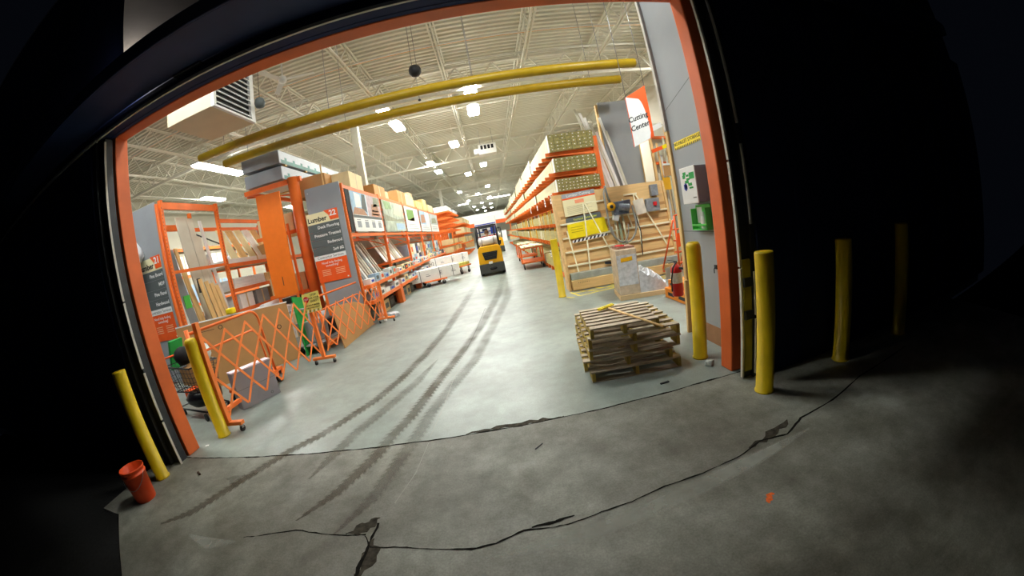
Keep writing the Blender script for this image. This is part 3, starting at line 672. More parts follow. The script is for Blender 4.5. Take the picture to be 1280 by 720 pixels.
# wrapped pallet load in front of the saw
t = thing('insulation_load', 'film wrapped silver insulation on an L shaped cardboard bin', 'wrapped load', (2.85, 7.05, 0), -.18)
f = MB(); f.span((-.46, -.40, .0), (.62, .40, .1), CARDL); f.build('base_tray', t, bevel=.004)
f = MB(); f.span((-.45, -.38, .1), (-.02, .38, 1.03), FILMW); f.build('tall_bin', t, bevel=.012)
f = MB(); random.seed(5)
bm = f.bm; i = f.mi(FILM); N = 14; g = []
for a in range(N+1):
    row = []
    for b in range(N+1):
        x = -.04+.64*a/N; y = -.37+.74*b/N
        z = .17+.40*(1-(a/N)**2.0)+random.uniform(-.05, .05)
        if b in (0, N) or a in (0, N): z = max(.11, z-.06)
        row.append(bm.verts.new((x+random.uniform(-.01, .01), y, z)))
    g.append(row)
for a in range(N):
    for b in range(N): bm.faces.new((g[a][b], g[a+1][b], g[a+1][b+1], g[a][b+1])).material_index = i
edge = [g[a][0] for a in range(N+1)]+[g[N][b] for b in range(1, N+1)]+[g[a][N] for a in range(N-1, -1, -1)]+[g[0][b] for b in range(N-1, 0, -1)]
low = [bm.verts.new((v.co.x, v.co.y, .1)) for v in edge]
for k in range(len(edge)):
    q = (k+1) % len(edge); bm.faces.new((edge[k], low[k], low[q], edge[q])).material_index = i
f.build('silver_roll_pile', t, smooth=False)
f = MB(); f.poly([(-.44, -.385, .3), (-.04, -.385, .3), (-.04, -.385, .92), (-.44, -.385, .92)], FILM, .006, (0, -1, 0)); f.poly([(-.36, -.388, .78), (-.12, -.388, .80), (-.12, -.388, .88), (-.36, -.388, .86)], AMBER, .002, (0, -1, 0)); f.build('film_wrap', t)
f = MB(); f.box((-.22, 0, 1.05), (.36, .5, .05), mat('torn_card', (150, 110, 92), .8, var=.3, scale=12), (0, .05, .1)); f.box((-.3, -.1, 1.09), (.1, .2, .03), REDP, (0, 0, .5)); f.build('torn_top', t)

# orange rolling ladder frame right of the saw
t = thing('rolling_ladder', 'orange tubular rolling ladder at the right end of the panel saw', 'ladder', (4.55, 7.75, 0), .1)
for s in (-1, 1):
    f = MB(); f.tube([(s*.28, 0, .06), (s*.24, .05, 1.5)], .022, OLAD, 8); f.tube([(s*.28, .8, .06), (s*.24, .12, 1.4)], .02, OLAD, 8); f.tube([(s*.28, 0, .1), (s*.28, .8, .1)], .02, OLAD, 8); f.build('side_frame', t)
for k, z in enumerate((.35, .62, .9, 1.17)):
    f = MB(); f.box((0, .1+.0*k, z), (.5, .18, .03), OLAD); f.build('step', t, bevel=.004)
f = MB(); f.tube([(-.27, .0, .15), (.26, .03, .95)], .015, OLAD, 7); f.build('brace', t)
f = MB(); f.tube([(.27, .0, .15), (-.26, .03, .95)], .015, OLAD, 7); f.build('brace', t)
f = MB(); f.tube([(-.24, .05, 1.5), (0, .05, 1.53), (.24, .05, 1.5)], .02, OLAD, 8); f.build('top_rail', t)
for s in (-1, 1):
    for y in (0, .8):
        f = MB(); f.tube([(s*.28-.02, y, .045), (s*.28+.02, y, .045)], .045, BLACK, 14); f.build('caster', t)
f = MB(); f.poly([(-.26, -.02, .75), (.0, -.02, .78), (.0, -.02, 1.1), (-.26, -.02, 1.08)], OPRINT, .004, (0, -1, 0)); f.build('safety_sign', t)

# ================================================================ RIGHT LUMBER RACK
def cantilever(name, label, ys, x0, x1, levels, top, sgn=-1, lower=(), base=True):
    """columns at x0, arms reaching to x1"""
    t = thing(name, label, 'rack', (x0, ys[0], 0))
    for y in ys:
        c = MB(); c.span((-.07, y-ys[0]-.09, 0), (.09, y-ys[0]+.09, top), ORANGE); co = c.build('column', t, bevel=.008)
        for z in levels:
            a = MB(); a.prism([(0, 0), (0, -.17), (x1-x0, -.09), (x1-x0, 0)], lambda p, q, d: (p+(-.07 if sgn < 0 else .09), d, q+z), y-ys[0]-.04, y-ys[0]+.04, ORANGE); a.build('arm', co)
        for z in lower:
            a = MB(); a.prism([(0, 0), (0, -.16), (x1-x0+.25*-sgn*0, -.09), (x1-x0, 0)], lambda p, q, d: (p+(-.07 if sgn < 0 else .09), d, q+z), y-ys[0]-.04, y-ys[0]+.04, ORANGE); a.build('arm', co)
        if base:
            a = MB(); a.span((x1-x0, y-ys[0]-.09, .02), (.09, y-ys[0]+.09, .17), ORANGE); a.build('foot', co, bevel=.006)
    return t
E1 = [10.2+.66*k for k in range(8)]
LV = (3.79, 3.19, 2.62)
cantilever('cantilever_rack', 'orange cantilever lumber rack right of the aisle, nearest one behind the panel saw', [10.2+.75*k for k in range(7)], 3.42, 1.98, LV, 4.12, lower=(1.72, 1.12))
cantilever('cantilever_rack', 'orange cantilever lumber rack right of the aisle, second from the panel saw', [15.6+1.2*k for k in range(8)], 3.42, 1.98, LV, 4.12, lower=(1.72, 1.12))
cantilever('cantilever_rack', 'orange cantilever lumber rack right of the aisle, farthest stretch', [26.0+2.4*k for k in range(9)], 3.42, 1.98, LV, 4.12, lower=(1.72, 1.12))
def bundle(w, L, h, nx, nz, seed, mats=(LUMC, OLIVE)):
    """strapped unit of boards: cream long sides, green end grain with pale tags"""
    t = thing('lumber_bundle', 'x', 'lumber bundle')
    rn = random.Random(seed); bw, bh = w/nx, h/nz
    f = MB()
    for a in range(nx):
        for b in range(nz):
            j = rn.uniform(0, .02)
            f.box((-w/2+bw*(a+.5), L/2, bh*(b+.5)), (bw*.965, L-2*j, bh*.96), mats[0])
    f.build('board_block', t)
    f = MB()
    for a in range(nx):
        for b in range(nz):
            f.box((-w/2+bw*(a+.5), .0, bh*(b+.5)), (bw*.94, .012, bh*.92), mats[1])
            if rn.random() < .93: f.box((-w/2+bw*(a+.5)+rn.uniform(-.08, .08)*bw, -.007, bh*(b+.5)+rn.uniform(-.1, .1)*bh), (.032, .004, .026), WHITE)
    f.build('end_grain', t)
    for yy in (.5, L-.5):
        f = MB(); f.span((-w/2-.004, yy-.02, -.003), (-w/2, yy+.02, h+.004), WHITE); f.span((-w/2-.004, yy-.02, h), (w/2, yy+.02, h+.005), WHITE); f.build('strap', t)
    f = MB(); f.span((-w/2-.012, -.004, .0), (-w/2-.002, .18, h), WHITE); f.build('end_wrap', t)
    return t
names = ['top', 'middle', 'third']
first = {}
for li, (z, h, nx, nz, w, x) in enumerate(((LV[0], .50, 8, 5, 1.34, 2.70), (LV[1], .40, 8, 4, 1.26, 2.72), (LV[2], .36, 12, 4, 1.30, 2.72))):
    base = bundle(w, 4.6, h, nx, nz, li)
    y = 10.02; k = 0
    while y < 44:
        g = 'lumber bundles on the right rack'
        lb = 'cream lumber bundle on the %s arms of the right rack, %s from the saw' % (names[li], ORD[k])
        if k == 0: o = base; o.location = (x, y, z); o['label'] = lb; o['group'] = g
        else: o = dup(base, (x+.03*((k*7+li) % 3-1), y, z), None, lb, g)
        y += 4.75; k += 1
# a few extra smaller bundles riding on the top level, seen as steps
small = bundle(1.1, 4.2, .22, 8, 2, 9)
for k, y in enumerate((14.9, 19.6, 29.2)):
    lb = 'flat extra bundle lying on top of the upper right lumber, %s from the saw' % ORD[k]
    if k == 0: small.location = (2.62, y, LV[0]+.505); small['label'] = lb; small['group'] = 'extra bundles on the top right arms'
    else: dup(small, (2.62, y, LV[0]+.505), None, lb, 'extra bundles on the top right arms')
# lower levels: open stacks of boards with upright yellow dividers
low = bundle(1.08, 4.5, .36, 7, 4, 21, (mat('yellowish_lumber', (172, 162, 108), .65, var=.14, scale=2, stretch=(9, .7, 9)), OLIVE))
kk = 0
for li, (z, nm) in enumerate(((1.72, 'waist high'), (1.12, 'knee high'), (.17, 'floor level'))):
    for k in range(6):
        y = 10.3+4.75*k; lb = 'yellowish board stack on the %s arms of the right rack, %s from the saw' % (nm, ORD[k])
        if kk == 0: o = low; o.location = (2.6, y, z); o['label'] = lb; o['group'] = 'board stacks on the lower right arms'
        else: o = dup(low, (2.62+.05*(k % 2)-.04*li, y, z), None, lb, 'board stacks on the lower right arms')
        kk += 1
t0 = None
for k in range(20):
    y = 10.5+.36*k if k < 12 else 16.6+.9*(k-12)
    lb = 'upright yellow divider stick on the waist high right arms, %s from the saw' % ORD[k]
    if t0 is None:
        f = MB(); f.span((-.02, -.02, 0), (.02, .02, .46), mat('divider_yellow', (232, 184, 66), .6)); t0 = tag(f.build('divider_stick'), lb, 'divider', 'yellow divider sticks'); t0.location = (2.06, y, 1.72); o = t0
    else:
        o = t0.copy(); C.objects.link(o); o.location = (2.06, y, 1.72 if k % 3 else 1.12); o['label'] = lb
    if k % 3 == 0: o.location.z = 1.12
    o['label'] = o['label'].replace('waist high', 'knee high') if k % 3 == 0 else o['label']
# backing panel of orange mesh behind the lower right stock
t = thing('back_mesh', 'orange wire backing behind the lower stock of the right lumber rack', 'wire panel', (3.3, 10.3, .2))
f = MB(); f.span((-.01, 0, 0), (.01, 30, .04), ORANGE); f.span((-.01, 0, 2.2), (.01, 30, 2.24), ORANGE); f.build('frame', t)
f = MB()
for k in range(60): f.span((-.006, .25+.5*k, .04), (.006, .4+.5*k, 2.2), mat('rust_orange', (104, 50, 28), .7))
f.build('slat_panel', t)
for k, (y, z) in enumerate(((10.9, 2.36), (12.1, 2.34), (14.2, 2.34), (16.5, 2.34), (13.0, .5), (17.5, 1.5))):
    f = MB(); f.span((-.004, -.1, 0), (.004, .1, .26), WHITE); f.span((-.006, -.07, .06), (-.004, .07, .1), DGREY); f.span((-.006, -.07, .15), (-.004, .07, .2), INK)
    o = tag(f.build('price_tag'), 'white price card hanging on the right rack front, %s from the saw' % ORD[k] if k < 4 else ['white price card low on the nearest right board stack', 'white price card on the deeper right board stack'][k-4], 'price card', 'white price cards'); o.location = (1.965 if k < 4 else 2.02, y, z)
# ================================================================ RIGHT, BEHIND THE SAW
t = thing('divider_board', 'tall plain grey end panel behind the cutting centre banner', 'panel', (4.45, 10.6, 0), 0)
f = MB(); f.span((-.56, -.02, 0), (.56, .02, 5.25), GREYM); f.build('panel_sheet', t, bevel=.004)
f = MB(); f.span((-.62, .02, 0), (-.5, .14, 5.2), PINE); f.build('stud', t)
f = MB(); f.span((.5, .02, 0), (.62, .14, 5.2), PINE); f.build('stud', t)
for k, (x0, x1, zt, y) in enumerate(((3.12, 4.3, 5.1, 10.50), (3.26, 4.36, 4.95, 10.47), (3.40, 4.46, 4.8, 10.52), (3.52, 4.56, 4.6, 10.46), (3.86, 4.72, 4.75, 10.5), (3.66, 4.62, 4.3, 10.44), (3.98, 4.8, 4.3, 10.46))):
    f = MB(); f.bar((x1, y-.14, .03), (x0-.02, y, zt), .075, .02, WHITE if k % 3 else MOULD, (0, -1, .1))
    tag(f.build('trim_board'), 'white trim board leaning beside the grey end panel, %s from the lumber rack' % ORD[k], 'board', 'white trim boards by the cutting area')
# banner
t = thing('banner_sign', 'hanging white banner reading Cutting Center with an orange curved edge', 'banner', (3.70, 7.5, 0), .0)
f = MB(); f.poly([(-.26, 0, 3.16), (.27, 0, 3.36), (.27, 0, 4.56), (-.26, 0, 4.30)], OPRINT, .02, (0, -1, 0)); f.build('banner_board', t)
f = MB(); cv = [(-.26, 3.16), (.16, 3.325)]
for k in range(11):
    a = k/10*PI/2; cv.append((.02+.17*math.cos(a), 3.45+.60*math.sin(a)+(.2 if k else 0)*math.sin(a)))
cv += [(-.26, 4.30-.0)]
f.prism([(a, b) for a, b in cv], lambda a, b, c: (a, c, b), -.0235, -.0205, WHITE); f.build('white_field', t)
f = MB(); f.text('Cutting', (-.05, -.025, 3.82), (1, 0, .28), (0, 0, 1), .17, INK, bold=.02); f.text('Center', (-.035, -.025, 3.62), (1, 0, .28), (0, 0, 1), .17, INK, bold=.02); f.build('lettering', t)
f = MB(); f.tube([(.27, .02, 4.5), (.27, .02, 8.38)], .008, STEEL, 6); f.build('cable', t)
f = MB(); f.tube([(-.24, .02, 4.25), (-.24, .02, 8.38)], .008, STEEL, 6); f.build('cable', t)
# moulding rack on the right: upright boards in an orange framed bay
t = thing('moulding_rack', 'tall rack of upright mouldings between the banner and the grey wall', 'rack', (5.5, 9.5, 0))
for z in (.05, 1.55, 3.0, 3.75):
    f = MB(); f.bar((-.62, 0, z), (.75, .5, z), .06, .08, ORANGE if z > .1 else PINE); f.build('cross_bar', t)
for x, y in ((-.62, 0), (.05, .25), (.75, .5)):
    f = MB(); f.span((x-.035, y-.035, 0), (x+.035, y+.035, 4.1), PINE); f.build('upright', t)
f = MB(); f.poly([(-.6, .1, 0), (.9, .62, 0), (.9, .62, 4.2), (-.6, .1, 4.2)], MOULD, .03, (0, -1, 0)); f.build('back_board', t)
for k in range(14):
    x = -.56+.095*k; f = MB(); h = 2.7+1.2*((k*5) % 7)/7
    y = 9.5+.37*x/1.0+.22
    f.bar((5.5+x, y-.28, .02), (5.5+x-.03, y-.14, h), .05, .02, (MOULD, PINE, WPLAS, CARDL)[k % 4], (0, -1, .1))
    tag(f.build('moulding_strip'), '%s moulding strip standing in the right rack, %s from the banner' % (('pale', 'pine', 'white', 'tan')[k % 4], ORD[k]), 'moulding', 'upright mouldings in the right rack')
f = MB(); f.box((5.06, 9.13, 2.72), (.3, .02, .3), CARD, (0, 0, .35)); f.box((5.06, 9.115, 2.89), (.36, .02, .05), WHITE, (0, 0, .35)); f.bar((5.1, 9.14, 2.75), (5.2, 9.34, 2.75), .03, .03, STEEL); tag(f.build('card_box_sign'), 'brown square card sign among the right mouldings', 'card')
f = MB(); f.box((4.98, 9.12, 2.36), (.3, .02, .34), AMBER, (0, 0, .35)); f.bar((5.0, 9.13, 2.4), (5.1, 9.32, 2.4), .03, .03, STEEL); tag(f.build('amber_card_sign'), 'amber square card sign below the brown one by the mouldings', 'card')
t = thing('marker_bar', 'orange bar with a yellow end across the front of the right mouldings', 'bar', (4.72, 9.2, 3.3))
f = MB(); f.bar((0, 0, 0), (.36, .05, .09), .03, .10, OPRINT); f.build('orange_bar', t)
f = MB(); f.bar((.36, .05, .09), (.72, .1, .2), .03, .11, YELB); f.build('yellow_end', t)
f = MB(); f.bar((.2, .02, .05), (.22, .3, .05), .03, .03, STEEL); f.build('bracket', t)
f = MB(); f.box((5.0, 9.2, 3.98), (.34, .02, .14), WHITE, (0, -.35, .1)); f.bar((5.0, 9.2, 3.98), (5.02, 9.6, 3.9), .03, .03, STEEL); tag(f.build('white_strip_sign'), 'white strip sign just right of the banner edge', 'sign')
# white buckets/boards low behind the extinguisher
for k in range(4):
    f = MB(); f.box((4.55+.05*k, 6.9, .95+.075*k), (.5, .4, .06), (WHITE, CARDL, WPLAS, DGREY)[k], (0, 0, .1*k)); tag(f.build('board_offcut'), '%s flat offcut on the pile right of the ladder' % ('white bottom', 'tan second', 'white third', 'dark topmost')[k], 'offcut', 'flat offcuts right of the ladder')
t = thing('offcut_bin', 'pale wooden offcut bin beyond the fire extinguisher', 'bin', (4.62, 6.9, 0))
f = MB(); f.span((-.3, -.25, .0), (.3, .25, .03), PLY)
for s in (-1, 1): f.span((s*.3-.012, -.25, 0), (s*.3+.012, .25, .919), MOULD); f.span((-.3, s*.25-.012, 0), (.3, s*.25+.012, .919), MOULD)
f.build('body', t)

# ================================================================ AISLE: forklifts, carts
def forklift(label):
    t = thing('forklift', label, 'forklift', (0, 0, 0))
    f = MB()    # upper body / hood with rounded shoulders
    f.prism([(-.52, .52), (-.50, 1.05), (-.46, 1.2), (-.38, 1.27), (.38, 1.27), (.46, 1.2), (.50, 1.05), (.52, .52)], lambda a, b, c: (a, c, b), .0, .55, AMBER)
    f.span((-.5, .55, .5), (.5, 1.15, .95), AMBER); f.span((-.5, 1.15, .45), (.5, 1.75, .6), DSTEEL); f.span((-.5, 1.6, .45), (.5, 1.8, 1.1), AMBER); f.build('body', t, bevel=.03)
    f = MB(); f.prism([(-.5, .12), (-.53, .2), (-.53, .52), (.53, .52), (.53, .2), (.5, .12)], lambda a, b, c: (a, c, b), -.02, .9, mat('counterweight_grey', (70, 72, 70), .5, .2)); cw = f.build('counterweight', t, bevel=.02)
    f = MB(); f.lathe([(0, 0), (.12, 0), (.12, .03), (0, .03)], mat('exhaust_black', (14, 14, 14), .8), 18, (0, 0, 0)); o = f.build('exhaust_opening', cw); o.scale = (1.3, .55, 1); o.rotation_euler = (PI/2, 0, 0); o.location = (.05, -.02, .3)
    f = MB(); f.prism([(-.33, 1.02), (.33, 1.02), (.25, .68), (-.25, .68)], lambda a, b, c: (a, c, b), -.03, .02, INK); gr = f.build('grille', t, bevel=.01)
    f = MB()
    for k in range(4): f.span((-.27+.02*(3-k), -.042, .72+.08*k), (.27-.02*(3-k), -.03, .74+.08*k), DSTEEL)
    f.build('grille_bar', gr)
    f = MB(); f.box((-.03, -.03, .555), (.16, .03, .1), WPLAS); f.build('plate', t, bevel=.01)
    f = MB(); f.tube([(-.40, .28, 1.47), (-.36, .28, 1.47), (.36, .28, 1.47), (.40, .28, 1.47)], [.1, .18, .18, .1], WPLAS, 20); f.build('gas_tank', t)
    for s in (-.25, .25):
        f = MB(); f.tube([(s, .28+.186*math.cos(a), 1.47+.186*math.sin(a)) for a in [2*PI*k/20 for k in range(20)]], .012, DSTEEL, 6, closed=True); f.build('tank_strap', t)
    for s in (-1, 1):
        f = MB(); f.tube([(s*.46, .32, 1.2), (s*.46, .36, 1.9), (s*.43, .5, 2.12)], .035, DSTEEL, 8); f.build('guard_post', t)
        f = MB(); f.tube([(s*.46, 1.75, 1.0), (s*.44, 1.5, 2.1)], .035, DSTEEL, 8); f.build('guard_post', t)
    f = MB()
    for s in (-1, 1): f.bar((s*.44, .45, 2.13), (s*.44, 1.55, 2.13), .06, .05, DSTEEL)
    for k in range(8): f.bar((-.44, .47+.15*k, 2.13), (.44, .47+.15*k, 2.13), .035, .05, DSTEEL)
    f.build('overhead_guard', t)
    f = MB(); f.span((-.25, .7, .95), (.25, 1.15, 1.06), BLACK); f.span((-.24, .6, 1.0), (.24, .72, 1.5), BLACK); f.build('seat', t, bevel=.03)
    f = MB(); f.tube([(0, 1.55, 1.05), (0, 1.42, 1.38)], .025, DSTEEL, 8); st = f.build('steering_column', t)
    f = MB(); f.tube([(.17*math.cos(a), 1.42+.12*math.sin(a), 1.38+.11*math.sin(a)) for a in [2*PI*k/20 for k in range(20)]], .014, BLACK, 6, closed=True); f.build('steering_wheel', st)
    for s in (-1, 1):
        f = MB(); f.tube([(s*.40, .45, .21), (s*.54, .45, .21)], .21, BLACK, 20); f.build('wheel', t)
        f = MB(); f.tube([(s*.36, 1.55, .26), (s*.54, 1.55, .26)], .26, BLACK, 22); f.build('wheel', t)
        f = MB(); f.span((s*.34-.04, 1.84, .06), (s*.34+.04, 1.94, 2.2), DSTEEL); f.build('mast_rail', t)
        f = MB(); f.span((s*.25-.05, 2.0, .1), (s*.25+.05, 3.0, .14), DSTEEL); f.span((s*.25-.05, 1.96, .1), (s*.25+.05, 2.0, .7), DSTEEL); f.build('fork', t)
    f = MB(); f.span((-.3, 1.86, 2.05), (.3, 1.92, 2.2), DSTEEL); f.span((-.3, 1.93, .5), (.3, 1.97, .6), DSTEEL); f.build('mast_crossbar', t)
    return t
FX, FY = -.245, 14.9
fk = forklift('yellow forklift driving away down the aisle with a white gas tank'); fk.location = (FX, FY, 0)
dup(fk, (.33, 30.4, 0), None, 'second yellow forklift farther down the aisle behind the first')
# driver
def person_driver():
    import bmesh as _b
    V = {}; E = []; R = []
    pts = [('pel', (0, .93, 1.13), .15), ('bel', (0, .88, 1.3), .145), ('che', (0, .87, 1.5), .16), ('nek', (0, .9, 1.66), .06), ('hd0', (0, .93, 1.76), .085), ('hd1', (0, .93, 1.87), .08),
           ('sL', (-.19, .88, 1.57), .07), ('eL', (-.27, 1.05, 1.33), .05), ('wL', (-.14, 1.30, 1.40), .034), ('hL', (-.12, 1.37, 1.42), .036),
           ('sR', (.19, .88, 1.57), .07), ('eR', (.27, 1.05, 1.33), .05), ('wR', (.14, 1.30, 1.40), .034), ('hR', (.12, 1.37, 1.42), .036),
           ('kL', (-.14, 1.38, 1.12), .075), ('aL', (-.14, 1.5, .70), .05), ('tL', (-.14, 1.60, .645), .045), ('kR', (.14, 1.38, 1.12), .075), ('aR', (.14, 1.5, .70), .05), ('tR', (.14, 1.60, .645), .045)]
    ed = [('pel', 'bel'), ('bel', 'che'), ('che', 'nek'), ('nek', 'hd0'), ('hd0', 'hd1'), ('che', 'sL'), ('sL', 'eL'), ('eL', 'wL'), ('wL', 'hL'), ('che', 'sR'), ('sR', 'eR'), ('eR', 'wR'), ('wR', 'hR'), ('pel', 'kL'), ('kL', 'aL'), ('aL', 'tL'), ('pel', 'kR'), ('kR', 'aR'), ('aR', 'tR')]
    for s, nm in ((-1, 'hL'), (1, 'hR')):
        hx, hy, hz = -.12 if s < 0 else .12, 1.37, 1.42
        for k in range(4):
            a = nm+'f%d' % k; dx = (-.026+.0175*k)
            pts.append((a, (hx+dx, hy+.06, hz+.02), .0095)); pts.append((a+'t', (hx+dx, hy+.075, hz-.02), .008)); ed += [(nm, a), (a, a+'t')]
        pts.append((nm+'th', (hx-s*.05, hy+.03, hz+.0), .011)); ed.append((nm, nm+'th'))
    idx = {p[0]: k for k, p in enumerate(pts)}
    me = bpy.data.meshes.new('person'); me.from_pydata([p[1] for p in pts], [(idx[a], idx[b]) for a, b in ed], [])
    o = bpy.data.objects.new('person', me); C.objects.link(o)
    sk = o.modifiers.new('skin', 'SKIN')
    for k, p in enumerate(pts): me.skin_vertices[0].data[k].radius = (p[2], p[2])
    me.skin_vertices[0].data[0].use_root = True
    o.modifiers.new('sub', 'SUBSURF').levels = 2; o.modifiers['sub'].render_levels = 2
    dg = bpy.context.evaluated_depsgraph_get(); m2 = bpy.data.meshes.new_from_object(o.evaluated_get(dg))
    bpy.data.objects.remove(o)
    for m in (NAVYC, SKIN, mat('work_trousers', (60, 62, 72), .85, var=.1), BLACK): m2.materials.append(m)
    for p in m2.polygons:
        c = p.center; p.use_smooth = True
        p.material_index = 1 if (c.z > 1.655 or (c.y > 1.29 and c.z > 1.3)) else (3 if c.z < .70 else (2 if c.z < 1.2 else 0))
    o = bpy.data.objects.new('person', m2); C.objects.link(o)
    return o
p = person_driver(); p.location = (FX, FY, 0); tag(p, 'person in navy top seated on the nearer forklift, seen from behind', 'person')
f = MB(); f.lathe([(.088, -.06), (.1, 0), (.097, .05), (.075, .1), (.035, .125), (0, .13)], HAIR, 18); h = f.build('hair', p); h.location = (0, .925, 1.83); h.rotation_euler = (-.2, 0, 0)
f = MB(); 
for s in (-1, 1): f.lathe([(0, 0), (.018, .01), (.02, .03), (.01, .05), (0, .055)], SKIN, 10, (s*.09, .945, 1.79))
f.build('ear', p)
f = MB(); f.lathe([(0, 0), (.016, .004), (.008, .035), (0, .045)], SKIN, 8, (0, 1.022, 1.78)); 
for s in (-1, 1): f.lathe([(0, 0), (.009, .004), (0, .012)], INK, 8, (s*.032, 1.008, 1.83))
f.build('face', p)
# load on the nearer forklift's forks
t = thing('wrapped_pallet_load', 'white wrapped load with red and blue print raised ahead of the forklift', 'load', (FX, FY+2.55, .14))
f = MB(); f.span((-.5, -.5, 0), (.5, .5, .12), PINE); f.build('pallet_base', t)
f = MB(); f.span((-.52, -.5, .12), (.52, .5, 2.5), WHITE); f.build('wrapped_stack', t, bevel=.03)
f = MB()
for z, m in ((1.95, REDP), (1.72, BLUE), (1.5, REDP), (2.08, BLUE)): f.span((-.5, -.504, z), (.5, -.5, z+.05), m)
f.span((-.2, -.506, 1.78), (.05, -.5, 1.9), NAVYC); f.span((.2, -.506, 1.6), (.48, -.5, 1.95), BLUE); f.build('print_band', t)

def cart(name, label, L, w, deckz, loc, rz, kind, group=None):
    """orange lumber cart: deck, frame, casters, push loop or stakes"""
    t = thing(name, label, 'cart', loc, rz, group)
    f = MB(); f.span((-w/2, -L/2, deckz-.06), (w/2, L/2, deckz), ORANGE); f.build('deck', t, bevel=.006)
    for sx in (-1, 1):
        for sy in (-1, 1):
            f = MB(); f.tube([(sx*(w/2-.09)-.025, sy*(L/2-.15), .085), (sx*(w/2-.09)+.025, sy*(L/2-.15), .085)], .085, BLACK, 16); f.build('wheel', t)
            f = MB(); f.span((sx*(w/2-.09)-.035, sy*(L/2-.15)-.03, .1), (sx*(w/2-.09)+.035, sy*(L/2-.15)+.03, deckz-.055), STEEL); f.build('caster_fork', t)
    if kind == 'loop':
        f = MB(); f.tube([(-w/2+.05, -L/2+.03, deckz), (-w/2+.05, -L/2+.03, deckz+.65), (-w/2+.13, -L/2+.03, deckz+.75), (w/2-.13, -L/2+.03, deckz+.75), (w/2-.05, -L/2+.03, deckz+.65), (w/2-.05, -L/2+.03, deckz)], .018, ORANGE, 8); f.build('push_handle', t)
    if kind == 'tall':
        for sy in (-1, 1):
            for sx in (-1, 1):
                f = MB(); f.span((sx*(w/2-.04)-.03, sy*(L/2-.06)-.03, deckz), (sx*(w/2-.04)+.03, sy*(L/2-.06)+.03, .86), ORANGE); f.build('post', t)
            f = MB(); f.span((-w/2, sy*(L/2-.06)-.03, .86), (w/2, sy*(L/2-.06)+.03, .92), ORANGE); f.build('cross_rail', t)
    return t
# right: tall lumber carts
cart('lumber_cart', 'orange lumber cart with post frame against the right rack, nearer one', 1.5, .98, .32, (1.52, 15.3, 0), -.06, 'tall', 'orange lumber carts on the right')
cart('lumber_cart', 'orange lumber cart parked farther along the right rack', 1.5, .98, .32, (1.6, 18.4, 0), 0, 'tall', 'orange lumber carts on the right')
for k, (y, dx, lb) in enumerate(((15.3, 0, 'the nearer right lumber cart'), (18.4, .08, 'the farther right lumber cart'))):
    for j in range(5):
        f = MB(); f.box((1.52+dx-.36+.17*j, y, .94+.02*(j % 2)), (.15, 1.9, .035), PINEX if j % 2 else LUMC, (0, 0, .06*(j-2)*.4)); tag(f.build('loose_board'), 'pale loose board on top of %s, %s from its aisle side' % (lb, ORD[j]), 'board', 'loose boards on the lumber carts')
# left carts with white packs
t1 = cart('platform_cart', 'low orange platform cart under the long white pack by the left shelves', 1.0, 1.15, .26, (-2.95, 15.6, 0), -1.18, 'flat', 'platform carts on the left')
t1b = cart('platform_cart', 'orange platform cart under the farther white pack at left', 1.2, 1.0, .5, (-2.75, 19.2, 0), -.95, 'flat', 'platform carts on the left')
t1c = cart('platform_cart', 'small orange platform cart with a yellow green bundle', .9, .7, .42, (-1.9, 18.2, 0), -.6, 'flat', 'platform carts on the left')
t1d = cart('platform_cart', 'orange platform cart with loop handle far down the left side', 1.2, .8, .36, (-2.5, 25.2, 0), 0, 'loop', 'platform carts on the left')
def pack(label, L, w, h, loc, rz, marks):
    t = thing('wrapped_pack', label, 'pack', loc, rz)
    f = MB(); f.span((-L/2, -w/2, 0), (L/2, w/2, h), WHITE); f.build('wrap', t, bevel=.012)
    f = MB()
    for k in range(marks):
        x = -L/2+L*(k+.5)/marks
        if k in (0, 2): f.text(('H2', 'O8', 'E', 'LL')[k % 4], (x, -w/2-.002, h*.5), (1, 0, 0), (0, 0, 1), h*.5, mat('grey_ink', (110, 112, 118), .7))
        else: f.span((x-.1, -w/2-.002, h*.4), (x+.1, -w/2, h*.45), mat('grey_ink', (110, 112, 118), .7)); f.span((x-.1, -w/2-.002, h*.55), (x+.05, -w/2, h*.58), mat('grey_ink', (0, 0, 0)))
    f.build('pack_print', t)
    for x in (-L*.28, L*.1, L*.36):
        f = MB(); f.span((x-.012, -w/2-.004, -.002), (x+.012, w/2+.004, h+.004), DGREY); f.build('strap', t)
    return t
pack('long white strapped pack on the low orange cart by the left shelves', 2.3, .75, .5, (-2.9, 15.5, .262), .34, 4)
pack('long white strapped pack on the farther cart at left', 2.5, .7, .5, (-2.78, 19.2, .502), .5, 4)
pack('grey white pack on the loop handled cart far left', 1.1, .7, .4, (-2.5, 25.3, .362), 1.5, 2)
f = MB()
for k in range(3): f.span((-.28, -.4, .05*k), (.28, .4, .05*k+.047), mat('yellow_green_boards', (186, 180, 84), .7, var=.2))
o = tag(f.build('board_bundle'), 'small yellow green board bundle on the small orange cart', 'bundle'); o.location = (-1.9, 18.2, .422); o.rotation_euler = (0, 0, -.6)

